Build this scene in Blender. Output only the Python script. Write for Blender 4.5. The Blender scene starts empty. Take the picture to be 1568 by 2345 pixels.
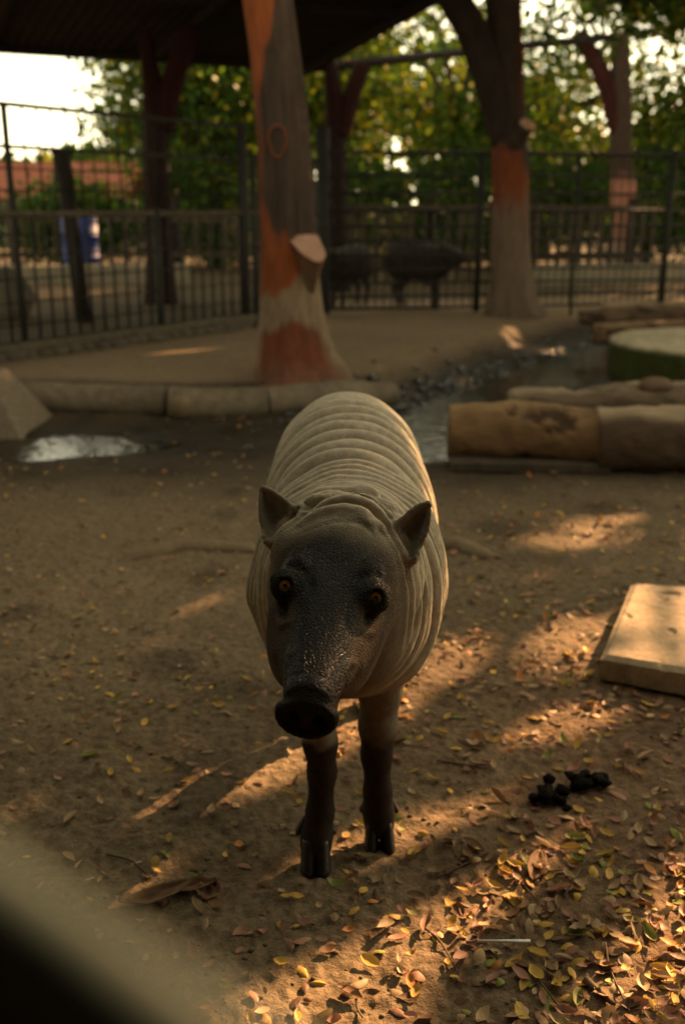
import bpy, bmesh, math, random
import numpy as np
from mathutils import Vector, Matrix
random.seed(7)
RNG = np.random.default_rng(11)
sc = bpy.context.scene
COL = sc.collection

# ---------------------------------------------------------------- camera
CAM_H = 1.15; FPX = 2280.0; PITCH = math.radians(16.9)      # photo measured at 1568 x 2345
cam_d = bpy.data.cameras.new('camera'); cam = bpy.data.objects.new('camera', cam_d); COL.objects.link(cam)
cam.location = (0, 0, CAM_H); cam.rotation_euler = (math.radians(90) - PITCH, 0, 0)
cam_d.sensor_fit = 'VERTICAL'; cam_d.sensor_height = 36.0; cam_d.lens = 35.0
cam_d.clip_start = 0.005; cam_d.clip_end = 600
cam_d.dof.use_dof = True; cam_d.dof.focus_distance = 1.44; cam_d.dof.aperture_fstop = 3.3
sc.camera = cam
# ---------------------------------------------------------------- world and sun
SUN_EL = math.radians(24.0); SUN_AZ = math.radians(41.0)     # azimuth from +Y towards +X
SUND = np.array([math.sin(SUN_AZ)*math.cos(SUN_EL), math.cos(SUN_AZ)*math.cos(SUN_EL), math.sin(SUN_EL)])
w = bpy.data.worlds.new('World'); sc.world = w; w.use_nodes = True
nt = w.node_tree; nt.nodes.clear()
sky = nt.nodes.new('ShaderNodeTexSky'); sky.sky_type = 'NISHITA'; sky.sun_disc = False
sky.sun_elevation = SUN_EL; sky.sun_rotation = SUN_AZ; sky.dust_density = 0.5; sky.air_density = 1.0; sky.ozone_density = 0.5
mx = nt.nodes.new('ShaderNodeMixRGB'); mx.blend_type = 'MULTIPLY'; mx.inputs[0].default_value = 1
mx.inputs[2].default_value = (1.0, 0.86, 0.56, 1)          # golden hour haze
bg = nt.nodes.new('ShaderNodeBackground'); bg.inputs[1].default_value = 0.085
wo = nt.nodes.new('ShaderNodeOutputWorld')
hsv = nt.nodes.new('ShaderNodeHueSaturation'); hsv.inputs['Saturation'].default_value = 0.28     # thin evening haze whitens the sky
nt.links.new(sky.outputs[0], hsv.inputs['Color']); nt.links.new(hsv.outputs[0], mx.inputs[1]); nt.links.new(mx.outputs[0], bg.inputs[0]); nt.links.new(bg.outputs[0], wo.inputs[0])
sun_d = bpy.data.lights.new('sun', 'SUN'); sun_d.energy = 5.0; sun_d.angle = math.radians(0.55); sun_d.color = (1.0, 0.56, 0.25)
sun = bpy.data.objects.new('sun', sun_d); COL.objects.link(sun)
sun.rotation_euler = Vector(tuple(SUND)).to_track_quat('Z', 'Y').to_euler(); sun.location = (6, 8, 9)
sc.view_settings.view_transform = 'Standard'; sc.view_settings.look = 'None'
sc.view_settings.exposure = 2.55; sc.view_settings.gamma = 1.0; sc.view_settings.use_curve_mapping = False
try:
    sc.cycles.use_denoising = True; sc.cycles.max_bounces = 6; sc.cycles.diffuse_bounces = 3
    sc.cycles.transmission_bounces = 4; sc.cycles.sample_clamp_indirect = 6.0
except Exception: pass

# ---------------------------------------------------------------- helpers
def ray(u, v):
    x = (u-784)/FPX; y = -(v-1172)/FPX
    return np.array([x, math.cos(PITCH)+y*math.sin(PITCH), -math.sin(PITCH)+y*math.cos(PITCH)])
CAM = np.array([0, 0, CAM_H])
def gp(u, v, z=0.0):                     # point of a horizontal level seen at a photo pixel
    d = ray(u, v); return CAM + d*((z-CAM_H)/d[2])
def pyd(u, v, Y):                        # point of the upright plane y = Y
    d = ray(u, v); return CAM + d*(Y/d[1])
def pdep(u, v, dep):                     # point at a depth along the optical axis
    return CAM + ray(u, v)*dep

def hash3(ix, iy, iz):
    h = (ix.astype(np.int64)*374761393 + iy.astype(np.int64)*668265263 + iz.astype(np.int64)*2147483647) & 0x7fffffff
    h = ((h ^ (h >> 13))*1274126177) & 0x7fffffff
    return ((h ^ (h >> 16)) & 0xffff)/65535.0
def vnoise(x, y, z=None, seed=0):
    x = np.asarray(x, float); y = np.asarray(y, float)
    z = np.zeros_like(x) if z is None else np.asarray(z, float)
    x = x+seed*17.31; y = y+seed*5.77; z = z+seed*9.13
    ix, iy, iz = np.floor(x), np.floor(y), np.floor(z)
    fx, fy, fz = x-ix, y-iy, z-iz
    fx, fy, fz = [t*t*(3-2*t) for t in (fx, fy, fz)]
    r = 0
    for a in (0, 1):
        wx = fx if a else 1-fx
        for b in (0, 1):
            wy = fy if b else 1-fy
            for c in (0, 1):
                wz = fz if c else 1-fz
                r = r + wx*wy*wz*hash3(ix+a, iy+b, iz+c)
    return r*2-1
def fbm(x, y, z=None, oct=4, seed=0):
    r = 0; a = 1.0; t = 0; f = 1.0
    for o in range(oct):
        r = r + a*vnoise(np.asarray(x)*f, np.asarray(y)*f, None if z is None else np.asarray(z)*f, seed+o); t += a; a *= .5; f *= 2.03
    return r/t
def sstep(a, b, x):
    t = np.clip((x-a)/(b-a), 0, 1); return t*t*(3-2*t)

def mesh_np(name, V, F, smooth=True, cols=None, mats=None):
    V = np.asarray(V, np.float32); F = np.asarray(F, np.int32); k = F.shape[1]
    me = bpy.data.meshes.new(name)
    me.vertices.add(len(V)); me.vertices.foreach_set('co', V.ravel())
    me.loops.add(F.size); me.loops.foreach_set('vertex_index', F.ravel())
    me.polygons.add(len(F)); me.polygons.foreach_set('loop_start', np.arange(0, F.size, k, dtype=np.int32))
    try: me.polygons.foreach_set('loop_total', np.full(len(F), k, np.int32))
    except Exception: pass
    me.polygons.foreach_set('use_smooth', np.full(len(F), smooth))
    me.update(calc_edges=True)
    if cols is not None:
        for nm, arr in cols.items():
            if arr.ndim == 2:
                at = me.attributes.new(nm, 'FLOAT_COLOR', 'POINT')
                c4 = np.ones((len(V), 4), np.float32); c4[:, :3] = arr; at.data.foreach_set('color', c4.ravel())
            else:
                at = me.attributes.new(nm, 'FLOAT', 'POINT'); at.data.foreach_set('value', arr.astype(np.float32))
    return me
def obj(name, me, mat=None, parent=None, loc=None):
    o = bpy.data.objects.new(name, me); COL.objects.link(o)
    if mat is not None and me is not None and len(me.materials) == 0: me.materials.append(mat)
    if parent is not None: o.parent = parent
    if loc is not None: o.location = tuple(float(t) for t in loc)
    return o
def empty(name, loc=(0, 0, 0), rz=0.0):
    o = bpy.data.objects.new(name, None); COL.objects.link(o); o.location = tuple(float(t) for t in loc); o.rotation_euler = (0, 0, rz)
    o.empty_display_size = .1; return o
def tag(o, label=None, cat=None, group=None, kind=None):
    if label: o['label'] = label
    if cat: o['category'] = cat
    if group: o['group'] = group
    if kind: o['kind'] = kind
    return o
def bm_mesh(name, bm, smooth=False):
    me = bpy.data.meshes.new(name); bm.to_mesh(me); bm.free()
    if smooth: me.polygons.foreach_set('use_smooth', np.full(len(me.polygons), True)); me.update()
    return me
def tube_np(path, radii, n=24, cap=True):
    """tapered tube along a path: V, F(quads) and (t, theta) per vertex"""
    P = np.asarray(path, float); R = np.asarray(radii, float); m = len(P)
    T = np.gradient(P, axis=0); T /= np.linalg.norm(T, axis=1)[:, None]+1e-9
    ref = np.array([0, 1.0, 0]) if abs(T[0][1]) < .8 else np.array([1.0, 0, 0])
    A = np.cross(ref[None], T); A /= np.linalg.norm(A, axis=1)[:, None]
    B = np.cross(T, A)
    th = np.linspace(0, 2*np.pi, n, endpoint=False)
    V = P[:, None, :] + R[:, None, None]*(np.cos(th)[None, :, None]*A[:, None, :] + np.sin(th)[None, :, None]*B[:, None, :])
    i = np.arange(m-1)[:, None]*n; j = np.arange(n)[None, :]; j2 = (j+1) % n
    F = np.stack([i+j, i+j2, i+n+j2, i+n+j], -1).reshape(-1, 4)
    N = (np.cos(th)[None, :, None]*A[:, None, :] + np.sin(th)[None, :, None]*B[:, None, :]).reshape(-1, 3)
    tt = np.repeat(np.arange(m), n); aa = np.tile(th, m)
    V = V.reshape(-1, 3)
    if cap:
        c0 = len(V); V = np.vstack([V, P[0], P[-1]]); N = np.vstack([N, -T[0], T[-1]])
        tt = np.append(tt, [0, m-1]); aa = np.append(aa, [0, 0])
        jj = np.arange(n); k2 = (jj+1) % n
        f0 = np.stack([np.full(n, c0), k2, jj, jj], -1); f1 = np.stack([np.full(n, c0+1), (m-1)*n+jj, (m-1)*n+k2, (m-1)*n+k2], -1)
        return V, F, N, tt, aa, (f0[:, :3], f1[:, :3])
    return V, F, N, tt, aa, None
def quads_tris(F, caps):
    L = [F]
    if caps:
        tri = np.vstack(caps); return F, tri
    return F, None
def mesh_mixed(name, V, F4, F3, smooth=True, cols=None):
    if F3 is None: return mesh_np(name, V, F4, smooth, cols)
    a = np.asarray(F4); tri = np.vstack([a[:, [0, 1, 2]], a[:, [0, 2, 3]], F3])
    return mesh_np(name, V, tri, smooth, cols)
def spline(pts, n):
    """Catmull-Rom through points"""
    P = np.asarray(pts, float); P = np.vstack([2*P[0]-P[1], P, 2*P[-1]-P[-2]])
    out = []; m = len(P)-3
    for s in np.linspace(0, m-1e-6, n):
        i = int(s); t = s-i; p0, p1, p2, p3 = P[i:i+4]
        out.append(.5*((2*p1)+(-p0+p2)*t+(2*p0-5*p1+4*p2-p3)*t*t+(-p0+3*p1-3*p2+p3)*t**3))
    return np.array(out)
def box_mesh(name, sx, sy, sz, bev=.0, origin_base=True):
    bm = bmesh.new(); bmesh.ops.create_cube(bm, size=1)
    for v in bm.verts:
        v.co.x *= sx; v.co.y *= sy; v.co.z *= sz
        if origin_base: v.co.z += sz/2
    if bev: bmesh.ops.bevel(bm, geom=bm.edges[:], offset=bev, segments=2, affect='EDGES', profile=.5)
    return bm_mesh(name, bm)
def bar_mesh(name, L, r, n=8):
    """round bar along +X from 0 to L"""
    V, F, N, t, a, caps = tube_np([[0, 0, 0], [L/2, 0, 0], [L, 0, 0]], [r, r, r], n)
    return mesh_mixed(name, V, F, np.vstack(caps))
def bar_between(name, p, q, r, mat, parent=None, n=8, me=None):
    p = np.asarray(p, float); q = np.asarray(q, float); L = np.linalg.norm(q-p)
    if me is None: me = bar_mesh(name, L, r, n)
    o = obj(name, me, mat, parent)
    d = Vector(tuple(q-p)).normalized()
    base = Vector(parent.location) if parent is not None else Vector((0, 0, 0))
    o.location = Vector(tuple(p)) - base
    o.rotation_euler = d.to_track_quat('X', 'Z').to_euler()
    return o

# ---------------------------------------------------------------- materials
def newmat(name):
    m = bpy.data.materials.new(name); m.use_nodes = True; m.node_tree.nodes.clear()
    n = m.node_tree.nodes; l = m.node_tree.links
    out = n.new('ShaderNodeOutputMaterial'); b = n.new('ShaderNodeBsdfPrincipled'); l.new(b.outputs[0], out.inputs[0])
    return m, n, l, b, out
def pmat(name, c1, c2, scale=6., rough=.85, bump=.3, bscale=40., bdist=.01, spec=.14, metal=0., detail=6, stretch=(1, 1, 1), rough2=None):
    m, n, l, b, out = newmat(name)
    tc = n.new('ShaderNodeTexCoord'); mp = n.new('ShaderNodeMapping'); mp.inputs['Scale'].default_value = stretch
    l.new(tc.outputs['Object'], mp.inputs[0])
    nz = n.new('ShaderNodeTexNoise'); nz.inputs['Scale'].default_value = scale; nz.inputs['Detail'].default_value = detail; nz.inputs['Roughness'].default_value = .65
    l.new(mp.outputs[0], nz.inputs['Vector'])
    cr = n.new('ShaderNodeValToRGB'); cr.color_ramp.elements[0].position = .32; cr.color_ramp.elements[1].position = .7
    cr.color_ramp.elements[0].color = (*c1, 1); cr.color_ramp.elements[1].color = (*c2, 1)
    l.new(nz.outputs[0], cr.inputs[0]); l.new(cr.outputs[0], b.inputs['Base Color'])
    b.inputs['Roughness'].default_value = rough; b.inputs['Specular IOR Level'].default_value = spec; b.inputs['Metallic'].default_value = metal
    if rough2 is not None:
        mr = n.new('ShaderNodeMapRange'); mr.inputs['From Min'].default_value = .35; mr.inputs['From Max'].default_value = .65
        mr.inputs['To Min'].default_value = rough2; mr.inputs['To Max'].default_value = rough
        l.new(nz.outputs[0], mr.inputs[0]); l.new(mr.outputs[0], b.inputs['Roughness'])
    if bump:
        bz = n.new('ShaderNodeTexNoise'); bz.inputs['Scale'].default_value = bscale; bz.inputs['Detail'].default_value = 8
        l.new(mp.outputs[0], bz.inputs['Vector'])
        bp = n.new('ShaderNodeBump'); bp.inputs['Strength'].default_value = bump; bp.inputs['Distance'].default_value = bdist
        l.new(bz.outputs[0], bp.inputs['Height']); l.new(bp.outputs[0], b.inputs['Normal'])
    return m
def vcmat(name, rough=.85, bump=.3, bscale=40., bdist=.01, spec=.14, vary=.35, vscale=14., stretch=(1, 1, 1), rough_attr=None):
    """colour from the point attribute 'Col', varied by noise"""
    m, n, l, b, out = newmat(name)
    at = n.new('ShaderNodeAttribute'); at.attribute_name = 'Col'
    tc = n.new('ShaderNodeTexCoord'); mp = n.new('ShaderNodeMapping'); mp.inputs['Scale'].default_value = stretch
    l.new(tc.outputs['Object'], mp.inputs[0])
    nz = n.new('ShaderNodeTexNoise'); nz.inputs['Scale'].default_value = vscale; nz.inputs['Detail'].default_value = 8; nz.inputs['Roughness'].default_value = .7
    l.new(mp.outputs[0], nz.inputs['Vector'])
    mr = n.new('ShaderNodeMapRange'); mr.inputs['From Min'].default_value = .3; mr.inputs['From Max'].default_value = .7
    mr.inputs['To Min'].default_value = 1-vary; mr.inputs['To Max'].default_value = 1+vary; l.new(nz.outputs[0], mr.inputs[0])
    mu = n.new('ShaderNodeVectorMath'); mu.operation = 'SCALE'; l.new(at.outputs['Color'], mu.inputs[0]); l.new(mr.outputs[0], mu.inputs['Scale'])
    l.new(mu.outputs[0], b.inputs['Base Color'])
    b.inputs['Roughness'].default_value = rough; b.inputs['Specular IOR Level'].default_value = spec
    if rough_attr:
        ra = n.new('ShaderNodeAttribute'); ra.attribute_name = rough_attr; l.new(ra.outputs['Fac'], b.inputs['Roughness'])
    if bump:
        bz = n.new('ShaderNodeTexNoise'); bz.inputs['Scale'].default_value = bscale; bz.inputs['Detail'].default_value = 9; bz.inputs['Roughness'].default_value = .65
        l.new(mp.outputs[0], bz.inputs['Vector'])
        bp = n.new('ShaderNodeBump'); bp.inputs['Strength'].default_value = bump; bp.inputs['Distance'].default_value = bdist
        l.new(bz.outputs[0], bp.inputs['Height']); l.new(bp.outputs[0], b.inputs['Normal'])
    return m
def leafmat(name, attr=True, col=(.07, .11, .02), trans=.5, rough=.5, vary=0.0):
    m, n, l, b, out = newmat(name)
    tr = n.new('ShaderNodeBsdfTranslucent'); ms = n.new('ShaderNodeMixShader'); ms.inputs[0].default_value = trans
    b.inputs['Roughness'].default_value = rough; b.inputs['Specular IOR Level'].default_value = .2
    if attr:
        at = n.new('ShaderNodeAttribute'); at.attribute_name = 'Col'; src = at.outputs['Color']
    else:
        oi = n.new('ShaderNodeObjectInfo'); hs = n.new('ShaderNodeHueSaturation'); hs.inputs['Color'].default_value = (*col, 1)
        m1 = n.new('ShaderNodeMapRange'); m1.inputs['To Min'].default_value = 1-vary; m1.inputs['To Max'].default_value = 1+vary; l.new(oi.outputs['Random'], m1.inputs[0])
        m2 = n.new('ShaderNodeMapRange'); m2.inputs['To Min'].default_value = .475; m2.inputs['To Max'].default_value = .53
        mm = n.new('ShaderNodeMath'); mm.operation = 'FRACT'; m3 = n.new('ShaderNodeMath'); m3.operation = 'MULTIPLY'; m3.inputs[1].default_value = 7.31
        l.new(oi.outputs['Random'], m3.inputs[0]); l.new(m3.outputs[0], mm.inputs[0]); l.new(mm.outputs[0], m2.inputs[0]); l.new(m2.outputs[0], hs.inputs['Hue'])
        l.new(m1.outputs[0], hs.inputs['Value'])
        tc = n.new('ShaderNodeTexCoord'); nz = n.new('ShaderNodeTexNoise'); nz.inputs['Scale'].default_value = 130; nz.inputs['Detail'].default_value = 4
        l.new(tc.outputs['Object'], nz.inputs['Vector'])
        cr = n.new('ShaderNodeMapRange'); cr.inputs['From Min'].default_value = .35; cr.inputs['From Max'].default_value = .65; cr.inputs['To Min'].default_value = .5; cr.inputs['To Max'].default_value = 1.1
        l.new(nz.outputs[0], cr.inputs[0]); mu = n.new('ShaderNodeVectorMath'); mu.operation = 'SCALE'
        l.new(hs.outputs[0], mu.inputs[0]); l.new(cr.outputs[0], mu.inputs['Scale']); src = mu.outputs[0]
    l.new(src, b.inputs['Base Color']); l.new(src, tr.inputs['Color'])
    l.new(b.outputs[0], ms.inputs[1]); l.new(tr.outputs[0], ms.inputs[2]); l.new(ms.outputs[0], out.inputs[0])
    return m
# ================================================================ the ground
PLAT = 0.14
def bank_y(x):
    return np.interp(x, [-9, -4, -1.9, -.93, -.2, .25, 2.5, 6, 12], [6.6, 6.05, 5.98, 5.85, 6.05, 6.25, 10.45, 12.2, 13.2])
def seg_dist(x, y, pts):
    best = np.full_like(x, 1e9)
    for (ax, ay), (bx, by) in zip(pts[:-1], pts[1:]):
        dx, dy = bx-ax, by-ay; t = np.clip(((x-ax)*dx+(y-ay)*dy)/(dx*dx+dy*dy), 0, 1)
        best = np.minimum(best, np.hypot(x-ax-t*dx, y-ay-t*dy))
    return best
CH = [(.30, 5.05), (.62, 5.75), (1.25, 6.9), (2.1, 8.3), (2.9, 9.2), (4.5, 9.8)]
def ground_h(x, y, fine=True):
    x = np.asarray(x, float); y = np.asarray(y, float)
    s = np.where(x < .25, 1.0, .47)
    d = (y-bank_y(x))*s + .06*fbm(x*2.1, y*2.1, seed=3)*sstep(.1, .5, x)
    wdt = np.where(x < .25, .10, .30)
    p = sstep(0, 1, d/wdt)
    h = PLAT*p
    cd = seg_dist(x, y, CH); h = h - .125*np.exp(-(cd/.32)**2)*(1-p)*(1+.45*fbm(x*3.5, y*3.5, seed=15))
    h = h - .055*np.exp(-((x+1.50)/.55)**2-((y-5.02)/.26)**2)*(1-p)*(1+.8*fbm(x*4, y*4, seed=16))
    h = h + .010*fbm(x*1.3, y*1.3, seed=9)
    lo = 1-.55*p
    if fine:
        h = h + .016*fbm(x*3.1, y*3.1, seed=1)*lo + .011*fbm(x*11, y*11, seed=2)*lo
        n1 = fbm(x*26, y*26, oct=3, seed=5); h = h + .0075*np.abs(n1)*lo*(.6+.8*sstep(-.2, .5, vnoise(x*2, y*2, seed=8)))
        h = h + .0035*vnoise(x*70, y*70, seed=6)*sstep(6, 3, y)
        cl = vnoise(x*9, y*9, seed=12); h = h + .012*sstep(.45, .8, cl)*lo     # clods
    return h
ys = np.concatenate([[-120, -40, -15, -6, -3, -1.5, -.5, .2, .6, .9], np.linspace(1.05, 3.0, 330), 3.0+np.cumsum(np.linspace(.0065, .016, 300)), ])
y0 = ys[-1]; ext = [y0]
while ext[-1] < 14: ext.append(ext[-1]+.035)
while ext[-1] < 400: ext.append(ext[-1]*1.045)
ys = np.concatenate([ys, ext[1:]])
nx = 400
cx = np.linspace(-1, 1, nx)
ext_c = np.array([1.25, 1.7, 2.6, 4.5, 9, 20, 60, 160])
cx = np.concatenate([-ext_c[::-1], cx, ext_c])
half = .22+.40*np.clip(np.maximum(ys, 1.0), 0, 400)
GX = cx[None, :]*half[:, None]; GY = np.repeat(ys[:, None], len(cx), 1)
GZ = ground_h(GX, GY)
gx, gy, gz = GX.ravel(), GY.ravel(), GZ.ravel()
mI = np.arange(len(ys)-1)[:, None]*len(cx); mJ = np.arange(len(cx)-1)[None, :]
GF = np.stack([mI+mJ, mI+mJ+1, mI+len(cx)+mJ+1, mI+len(cx)+mJ], -1).reshape(-1, 4)
pl = sstep(0, .4, (gy-bank_y(gx))*np.where(gx < .25, 1, .47))
dry = np.array([.150, .108, .064]); damp = np.array([.036, .025, .016]); mud = np.array([.018, .014, .010]); plc = np.array([.215, .152, .092]); red = np.array([.150, .082, .045])
wetm = sstep(3.6, 4.6, gy+.5*fbm(gx*.8, gy*.8, seed=21))*(1-pl)
wetm = np.clip(wetm*(.75+.5*fbm(gx*2, gy*2, seed=22)), 0, 1)
cdm = np.exp(-(seg_dist(gx, gy, CH)/.62)**2)*(1-pl)
pud = np.exp(-((gx+1.5)/.75)**2-((gy-5.05)/.42)**2)*(1-pl)
c = dry[None]*(1+.28*fbm(gx*1.7, gy*1.7, seed=31)[:, None])
rm = np.clip(sstep(-.1, .5, gx+.25*fbm(gx*2.2, gy*2.2, seed=33))*sstep(2.9, 2.0, gy), 0, 1)
c = c*(1-.45*rm[:, None])+red[None]*.45*rm[:, None]
c = c*(1-wetm[:, None])+damp[None]*wetm[:, None]
wl = np.clip(cdm*1.3+pud, 0, 1); c = c*(1-wl[:, None])+mud[None]*wl[:, None]
c = c*(1-pl[:, None])+plc[None]*pl[:, None]*(1+.25*fbm(gx*1.1, gy*1.1, seed=35)[:, None])
far = np.maximum(sstep(10.9, 12.2, gy-.22*gx), sstep(-.1, .5, (gy-7.2)-1.4*(gx+2.55))*sstep(.2, -.4, gx))*pl; c = c*(1-.8*far[:, None])+np.array([.040, .030, .016])[None]*.8*far[:, None]  # soil beyond the fences painted darker, partly to deepen its shade
dk = sstep(.25, .75, vnoise(gx*6, gy*6, seed=41))*.35*(1-pl); c = c*(1-dk[:, None])
rough = .95-.62*np.clip(wl*1.1, 0, 1)-.2*wetm*(1-wl)*sstep(-.1, .5, fbm(gx*5, gy*5, seed=44))
soil = vcmat('bare_soil', bump=.9, bscale=95, bdist=.012, vary=.42, vscale=46, rough_attr='Rough')
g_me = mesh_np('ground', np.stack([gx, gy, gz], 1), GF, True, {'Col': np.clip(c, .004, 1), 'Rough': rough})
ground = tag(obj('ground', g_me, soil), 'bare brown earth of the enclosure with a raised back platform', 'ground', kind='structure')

def gz_at(x, y): return float(ground_h(np.array([float(x)]), np.array([float(y)]))[0])

# water: two shallow pools lying in the hollows
wm, n_, l_, b_, o_ = newmat('muddy_water')
b_.inputs['Base Color'].default_value = (.012, .011, .008, 1); b_.inputs['Roughness'].default_value = .04; b_.inputs['IOR'].default_value = 1.33; b_.inputs['Specular IOR Level'].default_value = .6
tz = n_.new('ShaderNodeTexNoise'); tz.inputs['Scale'].default_value = 16; tz.inputs['Detail'].default_value = 3
tcw = n_.new('ShaderNodeTexCoord'); l_.new(tcw.outputs['Object'], tz.inputs['Vector'])
bpw = n_.new('ShaderNodeBump'); bpw.inputs['Strength'].default_value = .35; bpw.inputs['Distance'].default_value = .02
l_.new(tz.outputs[0], bpw.inputs['Height']); l_.new(bpw.outputs[0], b_.inputs['Normal'])
def pool(name, pts, z, label):
    bm = bmesh.new(); vs = [bm.verts.new((x, y, z)) for x, y in pts]; bm.faces.new(vs); bmesh.ops.triangulate(bm, faces=bm.faces[:])
    return tag(obj(name, bm_mesh(name, bm), wm), label, 'water', kind='structure')
pool('water', [(-.25, 4.35), (.85, 4.40), (1.75, 5.4), (2.7, 7.0), (3.7, 8.4), (3.4, 9.8), (2.5, 9.8), (1.6, 8.7), (.75, 7.2), (.0, 6.05), (-.3, 5.2)], -.036, 'dark shallow water in the stony ditch below the bank')
pool('puddle', [(-2.3, 4.85), (-1.5, 4.66), (-.95, 4.85), (-.8, 5.1), (-1.1, 5.35), (-1.8, 5.42), (-2.3, 5.3)], -.012, 'small muddy puddle beside the wedge shaped concrete block')
# ================================================================ posts shaped like tree trunks
concm = vcmat('painted_cement_bark', rough=.85, bump=.5, bscale=60, bdist=.01, vary=.30, vscale=18, stretch=(1, 1, .35))
stubm = pmat('pink_cement_cut', (.27, .15, .10), (.34, .20, .14), 12, .85, .3, 60, .006)
orange = np.array([.185, .050, .016]); rust = np.array([.165, .040, .022]); bark = np.array([.040, .027, .020]); cement = np.array([.135, .094, .060]); darkr = np.array([.020, .005, .004])
def trunk_mesh(name, px, Y, colf, n=72, m=150, bark_amp=.010, seed=0, flute=.0, zb=None):
    """px: rows of (v, left u, right u) read off the photograph, standing in the plane y = Y"""
    P = []; R = []
    for v, a, b in px:
        p = pyd((a+b)/2, v, Y); P.append(p); dep = (p-CAM)@np.array([0, math.cos(PITCH), -math.sin(PITCH)]); R.append((b-a)/2/FPX*dep)
    S = spline([(*p, r) for p, r in zip(P, R)], m); path = S[:, :3]; rad = S[:, 3]
    V, F, N, tt, aa, caps = tube_np(path, rad, n)
    zz = V[:, 2]; ang = aa
    ax = np.cos(ang)*1.7; ay = np.sin(ang)*1.7
    d = bark_amp*(fbm(ax*3, ay*3, zz*1.6, 4, seed=seed)) + bark_amp*.8*np.abs(fbm(ax*8, ay*8, zz*1.2, 3, seed=seed+3))
    base = sstep(.9, .15, zz); d += flute*base*np.sin(ang*5+seed)+.5*flute*base*np.sin(ang*9+1)
    V = V+N*d[:, None]
    col = colf(V, ang, zz, (V[:, 0]-path[tt, 0])/rad[tt])
    return mesh_mixed(name, V, F, np.vstack(caps), True, {'Col': np.clip(col, .003, 1)}), path, rad
def mixc(c, w_, k): return c*(1-w_[:, None])+np.asarray(k)[None]*w_[:, None]
def col_main(V, ang, z, lx):
    n1 = fbm(lx*2.2, V[:, 1]*3, z*2.5, 4, seed=71); n2 = fbm(lx*4, V[:, 1]*4, z*1.3, 4, seed=72)
    c = np.repeat(bark[None], len(V), 0)*(1+.5*fbm(lx*9, V[:, 1]*9, z*1.5, 3, seed=73)[:, None])
    grain = sstep(.1, .5, fbm(lx*11, V[:, 1]*11, z*1.2, 3, seed=79)); c = mixc(c, .35*grain, np.array([.10, .062, .04]))
    left = sstep(.15, -.1, lx+.35*n1)
    up = sstep(.10, -.10, lx+.75-(z-1.75)*2.2+.4*n1)*sstep(1.62, 1.74, z+.1*n2); c = mixc(c, up, orange)
    mid = sstep(1.00, .93, z+.20*lx+.12*n1); c = mixc(c, mid, orange*.95)
    edge = sstep(-.80, -.95, lx+.25*n1)*sstep(2.2, 2.0, z); c = mixc(c, edge*.7, orange*.7)
    cm_ = sstep(.76, .70, z-.10*lx+.10*n1); c = mixc(c, cm_, cement*1.25)
    rd = sstep(.52, .46, z+.10*np.abs(lx)+.10*n2)*sstep(.95, .72, np.abs(lx+.08)); c = mixc(c, rd, np.array([.120, .036, .018]))
    ft = sstep(.30, .15, z+.05*n1); c = mixc(c, .5*ft, np.array([.15, .085, .052]))
    st = sstep(.1, .5, fbm(lx*6, V[:, 1]*6, z*5, 4, seed=78))*.3; return mixc(c, st, bark*1.3)
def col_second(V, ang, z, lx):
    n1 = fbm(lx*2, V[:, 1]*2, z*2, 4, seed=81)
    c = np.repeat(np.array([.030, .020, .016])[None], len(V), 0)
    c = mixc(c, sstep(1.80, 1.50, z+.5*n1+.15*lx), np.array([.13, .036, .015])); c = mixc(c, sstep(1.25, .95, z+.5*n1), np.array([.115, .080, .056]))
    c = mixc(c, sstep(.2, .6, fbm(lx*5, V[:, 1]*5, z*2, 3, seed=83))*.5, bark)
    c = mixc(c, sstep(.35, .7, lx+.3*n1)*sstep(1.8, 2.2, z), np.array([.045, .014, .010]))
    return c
def col_third(V, ang, z, lx):
    n1 = fbm(lx*2, V[:, 1]*2, z*2, 4, seed=85)
    c = np.repeat(np.array([.045, .028, .020])[None], len(V), 0)
    return mixc(mixc(c, sstep(1.75, 1.45, z+.2*n1), np.array([.27, .115, .075])), sstep(.75, .55, z+.2*n1), np.array([.24, .16, .12]))
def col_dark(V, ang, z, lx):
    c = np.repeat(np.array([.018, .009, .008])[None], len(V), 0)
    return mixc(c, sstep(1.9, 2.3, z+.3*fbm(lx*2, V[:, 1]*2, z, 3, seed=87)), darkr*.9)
def limb(name, pts, rads, parent, colv, n=28):
    S = spline([(*p, r) for p, r in zip(pts, rads)], 26); V, F, N, tt, aa, caps = tube_np(S[:, :3], S[:, 3], n)
    V = V + N*(.006*fbm(V[:, 0]*9, V[:, 1]*9, V[:, 2]*9, 3, seed=5))[:, None] - np.array(parent.location)
    col = np.repeat(np.asarray(colv)[None], len(V), 0)*(1+.3*fbm(V[:, 0]*6, V[:, 1]*6, V[:, 2]*6, 3, seed=6)[:, None])
    return obj(name, mesh_mixed(name, V, F, np.vstack(caps), True, {'Col': np.clip(col, .003, 1)}), concm, parent)
def post(name, px, Y, colf, label, **kw):
    me, path, rad = trunk_mesh(name+'_trunk', px, Y, colf, **kw)
    b = path[-1] if path[-1][2] < path[0][2] else path[0]
    e = tag(empty(name, (b[0], Y, PLAT)), label, 'post', 'cement posts shaped like tree trunks')
    me.transform(Matrix.Translation(-Vector(e.location)))
    obj('trunk', me, concm, e); return e, path, rad
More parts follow.
